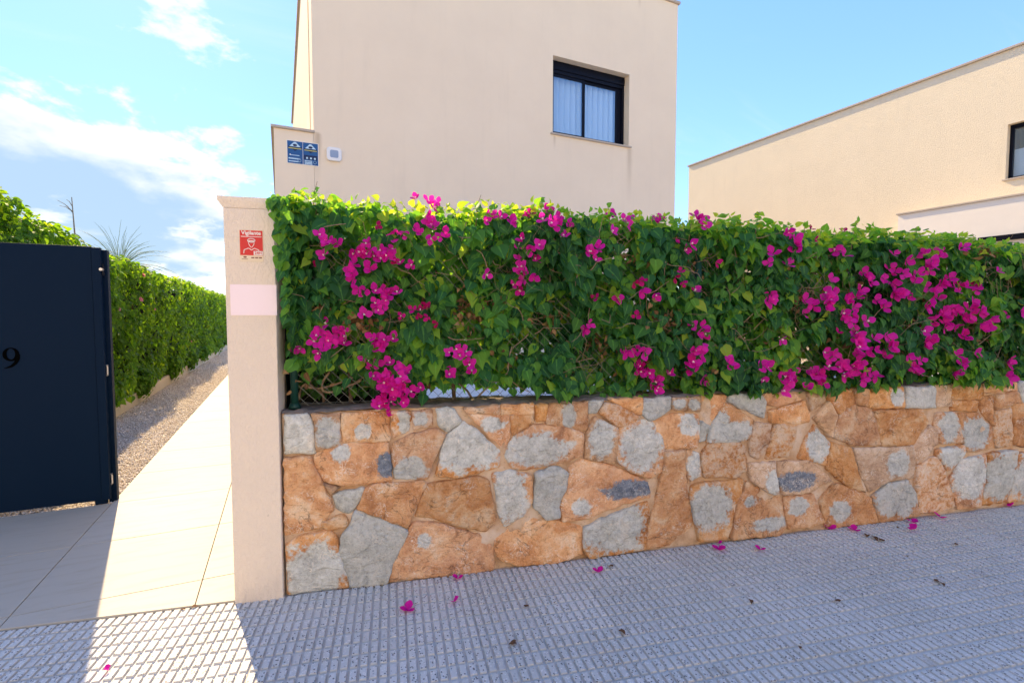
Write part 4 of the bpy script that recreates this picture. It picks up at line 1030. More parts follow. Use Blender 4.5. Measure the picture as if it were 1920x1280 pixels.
# leaves hanging into the bare lower zone
m = 70
u = rng.uniform(.1, 1.7, m); z = 1.03 + (zbot(u)-1.03)*rng.uniform(0, 1, m)**.5; wv_ = rng.uniform(.02, .28, m)
out = np.stack([rng.normal(0, .5, m), np.full(m, -1.), rng.normal(.2, .4, m)], 1); tip = np.stack([rng.normal(0, .5, m), rng.normal(-.2, .3, m), np.full(m, -1.)], 1)
p7 = (np.stack([u, wv_, z], 1), orient(out, tip), np.clip(rng.normal(.05, .011, m), .03, .07), np.clip(rng.normal(.4, .2, m), 0, .95))
m = 80    # the end of the hedge spilling over the front corner of the pillar
z = 2.10 - .60*rng.uniform(size=m)**1.4; u = .060 - .075*rng.uniform(size=m)*np.clip((z-1.6)/.45, .1, 1); wv_ = -.075 - .035*rng.uniform(size=m)
out = np.stack([rng.normal(-.25, .4, m), np.full(m, -1.), rng.normal(.35, .35, m)], 1); tip = np.stack([rng.normal(-.1, .4, m), rng.normal(-.15, .2, m), np.full(m, -1.)], 1)
p8 = (np.stack([u, wv_, z], 1), orient(out, tip), np.clip(rng.normal(.050, .01, m), .03, .07), np.clip(rng.normal(.42, .2, m), 0, .95))
for q in (p1, p2, p3, p4, p5, p6, p7):      # nothing grows inside the pillar
    ins = (q[0][:, 0] < .05) & (q[0][:, 1] > -.07) & (q[0][:, 2] < 2.15); q[0][ins, 0] = .05 + .05*rng.uniform(size=ins.sum())
allp = [np.concatenate([q[k] for q in (p1, p2, p3, p4, p5, p6, p7, p8)]) for k in range(4)]
# the 300 that show largest from the street: big, in front, near the pillar end
sc_ = np.full(len(allp[0]), -1.0); nf = len(p1[0])
dist = np.hypot(p1[0][:, 0]-.3, 2.9); sc_[:nf] = p1[2]/dist*(1+rng.uniform(0, .3, nf)) - np.maximum(0, p1[0][:, 1]+.02)*.05
pick = np.argsort(-sc_)[:215]; rest = np.setdiff1d(np.arange(len(sc_)), pick)
link('foliage', leaf_mesh('foliage', allp[0][rest], allp[1][rest], allp[2][rest], allp[3][rest], 'leaf_green', LEAF_V, rng.uniform(.75, 1.15, len(rest))), None, hedge)['kind'] = 'stuff'
LMS = [single_leaf('leaf', t, 'leaf_green', LEAF_V, w_, c_) for t, w_, c_ in [(.12, 1.05, 1), (.28, .95, 1.3), (.38, 1.1, .7), (.45, 1.0, 1.2), (.58, 1.05, 1), (.72, .9, 1.4), (.86, .85, 1)]]
for i in pick:
    t = allp[3][i]; k = int(np.argmin([abs(t-q) for q in (.12, .28, .38, .45, .58, .72, .86)]))
    o = link('leaf', LMS[k], None, hedge)
    o.matrix_local = Matrix.Translation(Vector(allp[0][i])) @ Matrix(allp[1][i].tolist()).to_4x4() @ Matrix.Scale(float(allp[2][i])*1.05, 4)
# dry, brown leaves and spent bracts
m = 900
cu = np.array([wall_pt(*p) for p in [(575,580),(870,590),(890,560),(700,600),(660,610),(1190,480),(1120,640),(1040,600),(1260,600),(1230,680),(1300,500),(930,580),(1700,590),(1560,600),(1660,650),(1850,470),(1490,560),(1330,700)]])
ci = rng.integers(0, len(cu), m); u = cu[ci, 0] + rng.normal(0, .05, m); z = np.maximum(cu[ci, 1] + rng.normal(0, .035, m), 1.06)
oth = rng.uniform(size=m) < .35; u[oth] = rng.uniform(0, HU1, oth.sum()); z[oth] = rng.uniform(1.1, 2.0, oth.sum())
wv_ = wfront(u, z) + rng.uniform(-.025, .06, m)
tip = np.stack([rng.normal(0, 1, m), rng.normal(-.3, .6, m), rng.normal(-.6, .6, m)], 1)
link('dry_leaves', leaf_mesh('dry_leaves', np.stack([u, wv_, z], 1), orient(rand_unit(m)+np.array([0, -.7, .2]), tip), np.clip(rng.normal(.034, .01, m), .015, .06), rng.uniform(0, 1, m), 'dry_leaf', LEAF_V, rng.uniform(.4, .9, m)), None, hedge)['kind'] = 'stuff'
# a few long shoots standing clear of the clipped top
for (uu, hh, lean) in ((.16, .10, .03), (.62, .07, -.04), (1.05, .09, .03), (1.42, .06, .02), (1.9, .08, -.03), (2.45, .07, .03), (2.95, .10, .02), (3.35, .11, -.02), (3.75, .12, .03), (4.3, .07, .02), (4.9, .08, -.03), (6.0, .1, .03)):
    zt_ = float(ztop(np.array(uu))); b = MB(); P = [Vector((uu, .08, zt_-.10)), Vector((uu+lean*.4, .07, zt_+hh*.4)), Vector((uu+lean, .06, zt_+hh))]
    b.tube(P, [.003, .0024, .0014], 5); b.build('shoot', 'bark', hedge, smooth=True)
    for k in range(7):
        t = random.uniform(.45, 1.0); q = P[0].lerp(P[2], t); o = link('leaf', LMS[random.choice((4, 5, 6))], None, hedge)
        o.matrix_local = Matrix.Translation(q) @ Matrix(orient(np.array([[random.gauss(0, .7), -.6, random.gauss(.5, .4)]]), np.array([[random.gauss(0, 1), random.gauss(0, .5), random.gauss(.3, .6)]]))[0].tolist()).to_4x4() @ Matrix.Scale(random.uniform(.025, .042), 4)
# twigs
tw = MB()
for k in range(1100):
    u0 = random.uniform(.08, 7.7); z0 = random.uniform(1.04, 2.05); p = Vector((u0, float(wfront(u0, z0)) + random.uniform(-.02, .12), z0))
    d = Vector((random.gauss(0, 1), random.gauss(0, .35), random.gauss(.15, .7))).normalized(); pts = [p.copy()]
    for _ in range(random.randint(3, 5)):
        d = (d + Vector((random.gauss(0, .35), random.gauss(0, .2), random.gauss(0, .35)))).normalized(); p = p + d*random.uniform(.03, .07); pts.append(p.copy())
    if min(q.x for q in pts) < .04 or min(q.z for q in pts) < 1.03 or max(q.z for q in pts) > 2.14: continue
    r0 = random.choice([.0014, .0018, .0022, .0032]); tw.tube(pts, [r0*(1-.12*i) for i in range(len(pts))], 4, False)
tw.build('twigs', 'bark', hedge, smooth=True)['kind'] = 'stuff'
def px_branch(pts, w, r0, r1, mat='bark', jit=.02):
    b = MB(); q = [wall_pt(480+x/3.765, 600+y/3.765, w) for x, y in pts]
    P = [Vector((a, w + random.uniform(-jit, jit), max(z, 1.01))) for a, z in q]
    # smooth once
    Q = [P[0]]
    for a, c in zip(P, P[1:]): Q += [a.lerp(c, .3), a.lerp(c, .7)]
    Q.append(P[-1]); n = len(Q)
    b.tube(Q, [r0+(r1-r0)*i/(n-1) for i in range(n)], 8); return b.build('branch', mat, hedge, smooth=True)
px_branch([(545,300),(530,350),(475,420),(462,470),(480,510),(560,505),(640,470),(700,445),(745,425)], .14, .0075, .005)
px_branch([(300,560),(330,430),(400,490),(520,470),(600,440),(690,400),(760,370)], .17, .008, .005)
px_branch([(480,600),(470,510),(380,460),(350,380),(400,300)], .16, .009, .006, 'bark_dark')
px_branch([(1080,600),(1120,520),(1200,470),(1260,380),(1330,290)], .15, .007, .005, 'bark')
px_branch([(1520,570),(1480,480),(1400,430),(1330,420)], .13, .0075, .004, 'bark_dark')
px_branch([(1560,560),(1640,470),(1760,380),(1850,330),(1980,300)], .14, .006, .004)
for uu in (.33, .95, 1.7, 2.5, 3.4, 4.3, 5.2, 6.2, 7.2):
    b = MB(); P = [Vector((uu, .22, .77)), Vector((uu+random.uniform(-.05, .05), .21, 1.1)), Vector((uu+random.uniform(-.15, .15), .2, 1.5)), Vector((uu+random.uniform(-.25, .25), .18, 1.95))]
    b.tube(P, [.014, .012, .009, .005], 7); b.build('stem', 'bark_dark', hedge, smooth=True)

# blossoms: three papery bracts round a pale centre
def bract_tmpl():
    v = [(0,0,0),(0,.45,.06),(0,.82,.12),(0,1.0,.20),(-.20,.18,.10),(-.42,.48,.16),(-.26,.82,.20),(.20,.18,.10),(.42,.48,.16),(.26,.82,.20)]
    return np.array(v, float)
BR = bract_tmpl()
def flower_mesh(tint, seed):
    r = np.random.default_rng(seed); vs, qs, ts, at, md = [], [], [], [], []
    for k in range(3):
        a = 2*np.pi*k/3 + r.normal(0, .2); cup = r.uniform(.25, .75); s = r.uniform(.85, 1.1)
        Rz = np.array([[np.cos(a), -np.sin(a), 0], [np.sin(a), np.cos(a), 0], [0, 0, 1]]); Rx = np.array([[1,0,0],[0,np.cos(cup),-np.sin(cup)],[0,np.sin(cup),np.cos(cup)]])
        v = BR*s + np.array([0, .05, 0]) + r.normal(0, .025, BR.shape)
        vs.append(v @ Rx.T @ Rz.T); qs.append(BR_Q+10*k); ts.append(BR_T+10*k); at += [np.clip(tint+r.normal(0, .08), 0, 1)]*10; md += [.93]*4+[0]*6
    return np_mesh('flower', np.concatenate(vs), [np.concatenate(qs), np.concatenate(ts)], 'bract_magenta', {'tint': np.clip(np.array(at)+r.normal(0, .06, len(at)), 0, 1), 'mid': np.array(md, float)}, smooth=True)
FM = [flower_mesh(.75, 1), flower_mesh(.62, 2), flower_mesh(.9, 3), flower_mesh(.55, 4)]; FD = [flower_mesh(.18, 5), flower_mesh(.3, 6)]
stb = bmesh.new()
for (x, y) in ((0, .06), (.07, -.04), (-.06, -.05)):
    bmesh.ops.create_icosphere(stb, subdivisions=1, radius=.055, matrix=Matrix.Translation((x, y, .34)))
    bmesh.ops.create_cone(stb, segments=5, radius1=.02, radius2=.025, depth=.3, matrix=Matrix.Translation((x, y, .17)))
stm = bpy.data.meshes.new('stamen'); stb.to_mesh(stm); stb.free(); stm.materials.append(MATS['stamen_white'])
CL = []
def cl(x0, y0, s, lst):
    for t in lst: CL.append((x0+t[0]/s, y0+t[1]/s, t[2], len(t) > 3))
cl(480, 320, 3.765, [(1200,230,5),(1225,370,4),(1330,460,2),(1150,450,3),(1000,475,3),(855,395,1,1),(520,560,6),(700,600,5),(790,560,4),(880,575,4),(820,620,3),(780,670,2),(990,600,2,1),(720,765,2),(760,850,2),(830,880,3),(925,905,3),(870,930,2),(830,990,2),(1000,865,1),(1185,950,2,1),(1075,1010,2,1),(1145,1030,1,1),(1230,1035,3,1),(1100,670,1),(1620,735,1),(1620,340,2),(1720,355,2),(1790,370,2),(440,1120,1),(495,1110,2),(590,1140,4),(560,1180,3),(620,1200,2),(275,1235,2),(405,1230,2),(490,1250,2),(885,1190,4),(965,1195,1),(865,1250,2),(420,650,1,1)])
cl(480, 600, 3.765, [(860,350,5),(910,370,3),(1010,330,5),(1030,390,3),(900,480,5),(960,470,5),(1010,520,5),(880,560,4),(950,600,4),(1070,550,4),(1355,340,2),(1360,385,1),(1510,335,2),(1400,215,4),(1500,200,2)])
cl(960, 380, 3.369, [(210,90,6),(270,140,4),(250,35,1),(720,65,3),(800,75,1),(960,95,2),(1260,110,4),(1300,100,2),(615,190,1),(320,220,1),(440,300,2),(530,320,2),(500,375,1),(185,275,2),(110,295,1),(70,250,2),(60,390,4),(170,395,3),(30,510,4),(1035,250,1,1),(1110,250,2),(1310,375,1,1),(1010,450,2,1),(1050,510,1,1),(770,500,3,1),(790,560,1),(890,580,1),(540,600,1,1),(670,605,1),(1150,560,1),(1590,390,1),(1605,330,1),(1610,600,2),(505,800,3),(725,945,2),(820,940,2),(1150,805,3),(1225,805,2),(1130,930,4),(1120,1010,4),(1150,1050,2),(1365,1025,2),(1215,1130,1),(820,1040,3),(860,1080,3),(920,1140,5),(940,1170,2),(790,715,1,1),(1590,1005,2),(1550,1110,1)])
cl(1440, 380, 3.369, [(130,215,3),(150,270,2),(105,400,1),(475,285,2),(530,330,1),(515,260,1,1),(330,230,1,1),(640,155,1,1),(420,135,1,1),(375,490,1),(330,630,4),(380,600,2),(490,620,3),(530,580,2),(240,690,3),(450,735,3),(500,700,3),(815,330,1),(1000,310,2),(1150,310,2),(1260,270,2),(855,410,4),(1030,400,4),(940,455,2),(660,490,3),(740,465,1),(765,505,1),(910,510,1),(1050,525,2),(830,550,4),(790,560,2),(885,580,2),(1150,500,3),(1220,520,3),(1280,530,2),(1330,540,2),(1000,640,3),(1105,605,1),(710,630,2),(1140,680,5),(1220,690,4),(1290,640,1),(1280,710,3),(1250,740,2),(1180,765,3),(1095,750,4),(1380,730,5),(1340,760,3),(1260,830,2),(1010,850,4),(960,840,2),(1050,860,2),(955,905,1),(690,830,1),(600,750,1),(400,820,1,1),(510,850,4),(490,910,4),(380,970,3),(600,930,4),(680,940,3),(430,1010,4),(550,1010,5),(470,1070,3),(130,1110,6),(180,1120,3),(80,1110,3),(300,1110,5),(350,1090,4),(580,1080,3),(650,1070,2),(910,1050,4),(950,1060,2),(1155,1000,3),(1160,1060,2),(1285,950,1),(1570,690,1),(1520,720,1),(1415,435,1),(1600,1010,2),(1555,1090,4),(1610,320,1),(60,860,1),(810,960,1),(10,610,1)])
fl = []
for (px, py, n_, dk) in CL:
    u, z = wall_pt(px, py, -0.03)
    for k in range(n_):
        sp = .020*math.sqrt(n_) if n_ > 1 else 0
        fl.append((u+random.gauss(0, sp*.8), z+random.gauss(0, sp*.7), dk, random.uniform(.037, .050)*(1.0 if not dk else .68)))
for k in range(26): fl.append((random.uniform(5.6, 7.6), random.uniform(1.1, 2.1), False, .03))
fl.sort(key=lambda q: -q[3]/math.hypot(q[0]-.3, 2.9))
extra = []
for i, (u, z, dk, s_) in enumerate(fl):
    w_ = float(wfront(u, min(z, 2.1))) - random.uniform(.03, .07); s_ *= 1.0 + .28*min(1, max(0, (u-1.2)/1.5))
    if z > 2.1: w_ += .05
    M = Matrix.Translation((u, w_, z)) @ Euler((R(90)+random.gauss(-.25, .5), random.gauss(0, .5), random.uniform(0, 6.28)), 'YXZ').to_matrix().to_4x4() if False else \
        Matrix.Translation((u, w_, z)) @ Vector((random.gauss(0, .45), -1, random.gauss(.2, .45))).to_track_quat('Z', 'Y').to_matrix().to_4x4() @ Matrix.Rotation(random.uniform(0, 6.28), 4, 'Z') @ Matrix.Scale(s_, 4)
    me = random.choice(FD if dk else FM)
    if i < 300:
        o = link('flower', me, None, hedge); o.matrix_local = M
        if random.random() < (.55 if not dk else .35): link('stamen', stm, None, o)
    else: extra.append((me, M))
if extra:
    vs, qs, ts, ti, b = [], [], [], [], 0
    for me, M in extra:
        co = np.array([(M @ v.co)[:] for v in me.vertices]); vs.append(co); a = np.zeros(len(co), np.float32); me.attributes['tint'].data.foreach_get('value', a); ti.append(a)
        for k in range(3): qs.append(BR_Q+10*k+b); ts.append(BR_T+10*k+b)
        b += len(co)
    link('small_flowers', np_mesh('small_flowers', np.concatenate(vs), [np.concatenate(qs), np.concatenate(ts)], 'bract_magenta', {'tint': np.concatenate(ti), 'mid': np.zeros(b)}, smooth=True), None, hedge)['kind'] = 'stuff'

# --- chain link fence in the hedge
fe = tag(empty('chain_link_fence', W(0, 0.115, 0), WTH), 'green chain link fence standing on the stone wall inside the hedge', 'fence')
for uu in (0.042, 2.55, 5.05, 7.55):
    MB().tube([(uu, 0.0, WTOP-.05), (uu, 0.0, 1.98)], 0.021, 14).build('post', 'fence_green', fe, smooth=True)
    cpm = MB(); cpm.tube([(uu, 0, WTOP-.0), (uu, 0, WTOP+.012), (uu, 0, WTOP+.03)], [.034, .030, .0225], 14); cpm.build('post_collar', 'fence_green', fe, smooth=True)
wm = MB(); dz = .92; pch = .062; z0 = WTOP+.012
for k in range(-15, 125):
    for sgn in (1, -1):
        a = k*pch if sgn > 0 else k*pch + dz
        u0_, u1_, za, zb = a, a + sgn*dz, z0, z0+dz
        lo, hi = .064, 7.54
        # clip to the span between the end posts
        pts = []
        for (uu, zz) in ((u0_, za), (u1_, zb)): pts.append([uu, zz])
        if max(u0_, u1_) < lo or min(u0_, u1_) > hi: continue
        for p, q in ((pts[0], pts[1]), (pts[1], pts[0])):
            for lim in (lo, hi):
                if (p[0] < lo and lim == lo) or (p[0] > hi and lim == hi):
                    t = (lim-p[0])/(q[0]-p[0]); p[1] = p[1]+(q[1]-p[1])*t; p[0] = lim
        y = .0035*sgn
        wm.tube([(pts[0][0], y, pts[0][1]), (pts[1][0], y, pts[1][1])], .0014, 3, False)
wm.build('wire_mesh', 'fence_wire', fe)['kind'] = 'stuff'
for z in (z0+.01, 1.45, z0+dz-.01): MB().tube([(.04, .006, z), (7.55, .006, z)], .0016, 4).build('tension_wire', 'fence_wire', fe)
nt = tag(empty('shade_net', W(0, .46, 0), WTH), 'black shade netting behind the hedge beside the gate pillar', 'netting')  # flat black sheet added as a dark background behind the leaves
MB().box(0.0, .74, 0, .004, .78, 1.95).build('net_cloth', 'net_black', nt)
MB().box(-.001, .002, -.33, -.002, .985, 1.95).build('net_side', 'net_black', nt)

# --- green hedge along the path (x = -2.2 face)
gh = tag(empty('green_hedge', (-2.25, 5.3, 0)), 'tall clipped green climbing hedge along the gravel bed', 'hedge')
gb = Waves(3.2, 14, 41); gb2 = Waves(10, 16, 42); gg = Waves(5, 14, 43); gt_ = Waves(1.6, 10, 44)
def gtop(y): return 2.36 + .24*np.clip((3.4-np.asarray(y))/3.0, 0, 1.2) + .025*gt_(y, 0*y) + .02*gb2(y*.5, 0*y)
L_ = 26.0
def gx(y, z): 
    return .06 + .07*gb(y, z) + .035*gb2(y, z) - .10*np.clip((np.asarray(z)-2.1)/.3, 0, 1)**2
def ys_(n): return L_*rng.uniform(0, 1, n)**1.5    # nearer leaves denser
def ghl(n, d0, d1, zlo=.10):
    y = ys_(n*2); z = zlo + (gtop(y)-zlo)*rng.uniform(size=n*2)
    ok = rng.uniform(size=n*2) < np.clip(.75+.35*gg(y, z), .25, 1); y, z = y[ok][:n], z[ok][:n]; m = len(y)
    x = gx(y, z) - d0 - (d1-d0)*rng.uniform(size=m)**1.5
    out = np.stack([1+rng.normal(0, .35, m), rng.normal(-.25, .5, m), rng.normal(.45, .4, m)], 1)
    tip = np.stack([rng.normal(.25, .3, m), rng.normal(0, .5, m), np.full(m, -1.)], 1)
    s = np.clip(rng.normal(.078, .016, m), .04, .12)*(1+y*.012)
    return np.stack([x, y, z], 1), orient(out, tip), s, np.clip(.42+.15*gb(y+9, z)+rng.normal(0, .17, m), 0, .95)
h1 = ghl(9500, 0, .08, .27); h2 = ghl(7500, .06, .40, .22)
m = 6500
y = ys_(m); x = -rng.uniform(-.02, .75, m); z = gtop(y) + rng.uniform(-.07, .045, m) + .03*gb2(x*2, y)
out = np.stack([rng.normal(.2, .6, m), rng.normal(0, .6, m), np.full(m, 1.)], 1); tip = np.stack([rng.normal(.4, 1, m), rng.normal(0, 1, m), rng.normal(-.1, .6, m)], 1)
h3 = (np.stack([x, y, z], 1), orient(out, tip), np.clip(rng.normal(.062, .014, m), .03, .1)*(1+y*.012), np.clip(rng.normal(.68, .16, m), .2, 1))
m = 2200   # near end, facing the street
x = -rng.uniform(0, .75, m); z = .15 + 2.35*rng.uniform(size=m); y = .02 + .06*gb2(x, z) - rng.uniform(0, .1, m)
out = np.stack([rng.normal(0, .5, m), np.full(m, -1.), rng.normal(.4, .4, m)], 1); tip = np.stack([rng.normal(0, .5, m), rng.normal(-.2, .3, m), np.full(m, -1.)], 1)
h4 = (np.stack([x, y, z], 1), orient(out, tip), np.clip(rng.normal(.075, .015, m), .04, .11), np.clip(rng.normal(.42, .18, m), 0, 1))
m = 2200
y = rng.uniform(0, 6.5, m); x = rng.uniform(-.72, .03, m); z = gtop(y) - .22*rng.uniform(size=m)**1.3 + .02
out = np.stack([rng.normal(.4, .6, m), rng.normal(-.3, .5, m), np.full(m, .8)], 1); tip = np.stack([rng.normal(.4, .7, m), rng.normal(0, .8, m), rng.normal(-.5, .5, m)], 1)
h5 = (np.stack([x, y, z], 1), orient(out, tip), np.clip(rng.normal(.072, .016, m), .035, .11), np.clip(rng.normal(.55, .2, m), .05, 1))
# bushy feet spilling over the edging
bv = []
for (yy, n_, rr_, hh_) in ((5.15, 420, .24, .55), (7.9, 430, .28, .55), (10.2, 300, .26, .5), (12.6, 260, .3, .5), (16.0, 260, .3, .5)):
    q = rand_unit(n_)*rng.uniform(.4, 1, (n_, 1)); P = np.stack([.03+q[:, 0]*rr_*.8, yy+q[:, 1]*rr_, .10+hh_/2+q[:, 2]*hh_*.55], 1); P[:, 2] = np.maximum(P[:, 2], .03)
    tip = np.stack([rng.normal(.3, .5, n_), rng.normal(0, .5, n_), np.full(n_, -.8)], 1)
    bv.append((P, orient(q+np.array([.5, 0, .4]), tip), np.clip(rng.normal(.075, .015, n_), .04, .11), np.clip(rng.normal(.4, .18, n_), 0, .95)))
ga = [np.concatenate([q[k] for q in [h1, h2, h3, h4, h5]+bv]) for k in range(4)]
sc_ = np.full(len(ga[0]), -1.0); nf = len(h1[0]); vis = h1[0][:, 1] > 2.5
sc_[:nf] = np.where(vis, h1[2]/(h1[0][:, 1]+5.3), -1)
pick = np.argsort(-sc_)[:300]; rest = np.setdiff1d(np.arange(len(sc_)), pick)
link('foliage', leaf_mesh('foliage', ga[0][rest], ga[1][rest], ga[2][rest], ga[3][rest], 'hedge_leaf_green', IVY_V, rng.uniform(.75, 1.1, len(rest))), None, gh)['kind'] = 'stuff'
GMS = [single_leaf('leaf', t, 'hedge_leaf_green', IVY_V, w_, c_) for t, w_, c_ in [(.2, 1.0, 1), (.4, .95, 1.3), (.55, 1.05, .8), (.75, .9, 1.1)]]
for i in pick:
    k = int(np.argmin([abs(ga[3][i]-q) for q in (.2, .4, .55, .75)])); o = link('leaf', GMS[k], None, gh)
    o.matrix_local = Matrix.Translation(Vector(ga[0][i])) @ Matrix(ga[1][i].tolist()).to_4x4() @ Matrix.Scale(float(ga[2][i]), 4)
for k in range(12):
    b = MB(); yy = .5 + k*2.0; b.tube([(-.35, yy, .1), (-.33+random.uniform(-.05, .05), yy+random.uniform(-.1, .1), 1.0), (-.3, yy+random.uniform(-.3, .3), 1.9)], [.025, .02, .01], 7); b.build('stem', 'bark_dark', gh, smooth=True)
MB().box(-.62, -.42, .12, L_, .121, 2.2).build('inner_growth', 'net_black', gh)  # black box standing in for the deep shade inside the hedge
def hib(seed):
    r = np.random.default_rng(seed); vs, qs, ts = [], [], []
    for k in range(5):
        a = 2*np.pi*k/5; cup = .5; Rz = np.array([[np.cos(a), -np.sin(a), 0], [np.sin(a), np.cos(a), 0], [0, 0, 1]]); Rx = np.array([[1,0,0],[0,np.cos(cup),-np.sin(cup)],[0,np.sin(cup),np.cos(cup)]])
        vs.append((BR*np.array([1.1, 1, 1]) + r.normal(0, .03, BR.shape)) @ Rx.T @ Rz.T); qs.append(BR_Q+10*k); ts.append(BR_T+10*k)
    return np_mesh('pink_flower', np.concatenate(vs), [np.concatenate(qs), np.concatenate(ts)], 'petal_pink', {'tint': r.uniform(0, 1, 50), 'mid': np.zeros(50)}, smooth=True)
HB_ = hib(3)
for (px, py, s_) in [(208,500,.055),(282,517,.05),(266,562,.055),(300,580,.035),(220,580,.035),(355,640,.03),(330,560,.03)]:
    d = ray(px, py); t = -2.10/d.x; q = Vector((0,0,CAM_H)) + d*t; ly = q.y-5.3
    o = link('pink_flower', HB_, None, gh)
    o.matrix_local = Matrix.Translation((float(gx(ly, q.z))+.03, ly, q.z)) @ Vector((1, -.5, .3)).to_track_quat('Z', 'Y').to_matrix().to_4x4() @ Matrix.Scale(s_, 4)

# sprig reaching past the pillar, seen above the path
sp = tag(empty('leafy_sprig', W(-.13, .36, 1.70), WTH), 'thin leafy bougainvillea sprig behind the gate pillar', 'sprig')
MB().tube([(.11, .02, -.02), (0.0, .02, .08), (-.07, .0, .125), (-.125, -.02, .115)], [.003, .0025, .002, .0015], 5).build('stem', 'bark', sp, smooth=True)
for (x, y, z, s_) in ((-.11, -.02, .115, .05), (-.13, -.02, .11, .045), (-.08, 0, .12, .045), (-.125, -.02, .125, .03)):
    o = link('leaf', LMS[4], None, sp); o.matrix_local = Matrix.Translation((x, y, z)) @ Matrix(orient(np.array([[random.gauss(-.2, .3), -1, .3]]), np.array([[random.gauss(-.2, .5), 0, -1.]]))[0].tolist()).to_4x4() @ Matrix.Scale(s_, 4)

# feathery plant and dry stalk standing behind the green hedge
fp = tag(empty('feathery_plant', (-3.2, 13.6, 0.0)), 'feathery arching grass plant showing above the green hedge', 'plant')
MB().tube([(0, 0, .0), (.02, 0, 1.3), (.0, 0, 2.5)], [.05, .04, .025], 8).build('trunk', 'bark_dark', fp, smooth=True)
for k in range(130):
    a = random.uniform(0, 6.28); el = random.uniform(.35, 1.45); L = random.uniform(.7, 1.25); d = Vector((math.cos(a)*math.cos(el), math.sin(a)*math.cos(el), math.sin(el)))
    pts = []; p = Vector((0, 0, 2.45))
    for i in range(8):
        pts.append(p.copy()); p = p + d*L/7; d = (d + Vector((random.gauss(0, .05), random.gauss(0, .05), -.22))).normalized()
    b = MB(); b.tube(pts, [.0055, .0055, .005, .0048, .0042, .0036, .003, .0015], 4, False); o = b.build('blade', 'grass_blade', fp, smooth=True)
dsk = tag(empty('dry_stalk', (-3.1, 10.6, 0.0)), 'bare dry stalk with a forked tip above the green hedge', 'stalk')
MB().tube([(0.05, 0, 0), (.04, 0, 1.5), (.02, 0, 2.8), (0, 0, 3.46)], [.02, .016, .012, .006], 6).build('stem', 'dry_stem', dsk, smooth=True)
for (x, z, zz) in ((-.20, 3.40, 3.22), (-.13, 3.36, 3.20), (-.17, 3.31, 3.22), (-.08, 3.42, 3.3)): MB().tube([(.007, 0, zz), (x*.5, .02, (z+zz)/2+.03), (x, .03, z)], [.006, .005, .003], 5).build('side_shoot', 'dry_stem', dsk, smooth=True)

# ------------------------------------------------------------------ fallen bracts and litter
PM = [flower_mesh(.7, 11), flower_mesh(.55, 12)]
def petal_mesh(seed, lobes):
    r = np.random.default_rng(seed); vs, qs, ts = [], [], []
    for k in range(lobes):
        a = 2*np.pi*k/3 + r.normal(0, .3); cup = r.uniform(.1, .5)
        Rz = np.array([[np.cos(a), -np.sin(a), 0], [np.sin(a), np.cos(a), 0], [0, 0, 1]]); Rx = np.array([[1,0,0],[0,np.cos(cup),-np.sin(cup)],[0,np.sin(cup),np.cos(cup)]])
        vs.append((BR*np.array([1.15, 1, 1.4]) + r.normal(0, .03, BR.shape)) @ Rx.T @ Rz.T); qs.append(BR_Q+10*k); ts.append(BR_T+10*k)
    v = np.concatenate(vs); v[:, 2] -= v[:, 2].min()
    return np_mesh('fallen_bract', v, [np.concatenate(qs), np.concatenate(ts)], 'bract_magenta', {'tint': np.full(10*lobes, .6), 'mid': np.zeros(10*lobes)}, smooth=True)
BL = ['magenta bract on the tiles furthest out from the foot of the wall', 'magenta bract beside the pale grout line below the big brown stone', 'small magenta bract touching the wall foot below the big brown stone',
      'lone magenta bract on the tiles below the grey blue bottom stone', 'larger magenta bract of a pair below the stone with a heart shaped grey patch', 'small dark bract at the wall foot behind a larger one',
      'small narrow magenta bract alone on the tiles near the wall foot', 'one of two magenta bracts side by side close to the wall foot', 'one of two magenta bracts side by side close to the wall foot',
      'larger of two touching magenta bracts on the tiles', 'smaller of two touching magenta bracts, the one closer to the wall', 'magenta bract at the wall foot next to the two touching ones',
      'magenta bract at the wall foot below the paired grey stones', 'tiny dark magenta bract lying in the sunlit strip of pavement']
PMS = [petal_mesh(s, l) for s, l in ((31, 3), (32, 2), (33, 3), (34, 2))]
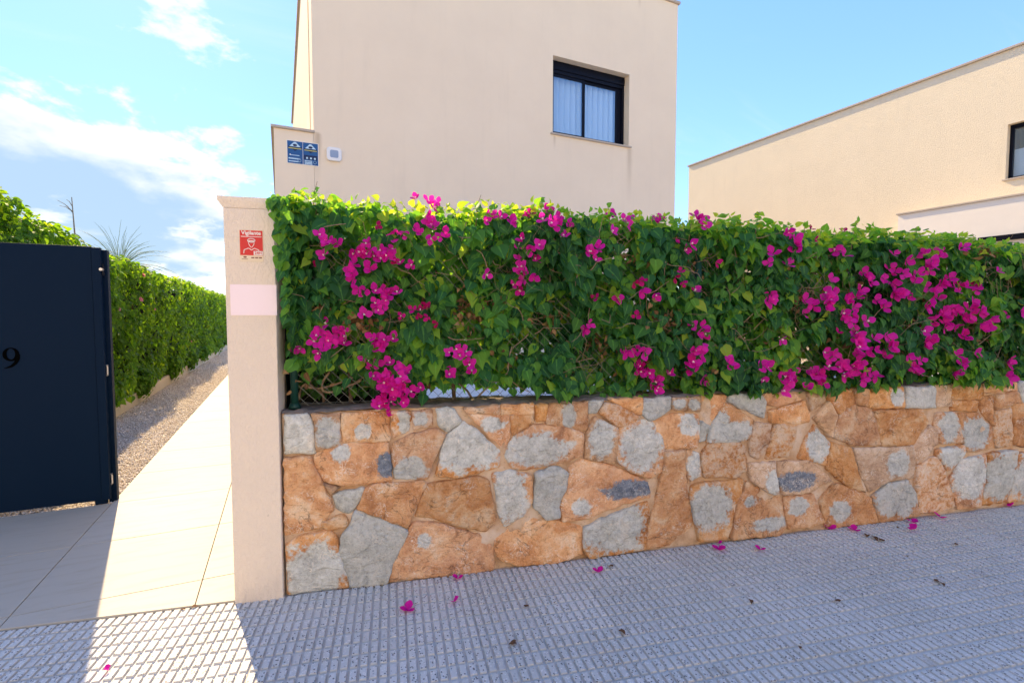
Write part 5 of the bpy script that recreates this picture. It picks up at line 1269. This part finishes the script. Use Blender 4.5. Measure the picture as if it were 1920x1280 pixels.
for i, (px, py, s_) in enumerate([(766,1143,.030),(850,1128,.024),(858,1085,.023),(1122,1073,.026),(1349,1031,.032),(1348,1019,.018),(1425,1031,.024),(1558,993,.030),(1602,994,.030),(1707,993,.036),(1712,980,.030),(1764,971,.034),(1890,948,.036),(203,1256,.016)]):
    q = ground_pt(px, py); o = link('fallen_bract', PMS[i % 4], None, None, (q.x, q.y, .0005), (0, 0, random.uniform(0, 6.28))); o.scale = (s_*1.6,)*3
    tag(o, BL[i], 'petal', 'fallen bracts')
def litter_mesh(seed):
    r = np.random.default_rng(seed); v = LEAF_V*np.array([.9, 1, 2.2]) + r.normal(0, .05, LEAF_V.shape); v[:, 2] -= v[:, 2].min()
    return np_mesh('dead_leaf', v, [LEAF_Q, LEAF_T], 'dead_brown', {'tint': np.zeros(15), 'mid': np.zeros(15)}, smooth=True)
LM_ = [litter_mesh(s) for s in (1, 2, 3)]
for i, (px, py, s_) in enumerate([(988,1139,.020),(1150,1062,.02),(1637,1008,.035),(1652,1015,.03),(1626,1003,.03),(1408,1126,.022),(1576,1129,.022),(1752,1090,.024),(1765,1094,.02),(1500,1212,.012),(1702,1043,.012),(1162,1183,.024),(968,1206,.026),(1684,988,.016),(1792,1022,.022),(360,1139,.02),(340,1143,.015),(310,1160,.01)]):
    q = ground_pt(px, py); o = link('dead_leaf', LM_[i % 3], None, None, (q.x, q.y, .0005), (0, 0, random.uniform(0, 6.28))); o.scale = (s_*1.4, s_*1.4, s_*.8)
    tag(o, 'brown scrap in the small heap of dead leaves near the fallen bracts' if i in (2, 3, 4) else 'dark brown crumb on the pavement joint at the edge of the sunlit path' if px < 400 else 'crumpled brown leaf scrap lying alone on the shaded ribbed tiles', 'leaf', 'dead leaf scraps')

# grit and crumbled petals gathered along the foot of the wall
gn = 420
v, f = pebbles(gn, 0, 1, 0, 1, .0018, .0050, rng)
cu_ = rng.uniform(0.0, 7.5, gn); cw_ = -0.004 - np.abs(rng.normal(0, .014, gn)); off = v.reshape(gn, 6, 3); off = off - off.mean(1, keepdims=True)
base = np.array([W(a, b_, -.001)[:] for a, b_ in zip(cu_, cw_)]); off = off + base[:, None, :]
tag(link('wall_foot_grit', np_mesh('wall_foot_grit', off.reshape(-1, 3), f, 'dead_brown')), 'dark grit and leaf crumbs along the foot of the stone wall', 'grit', kind='stuff')
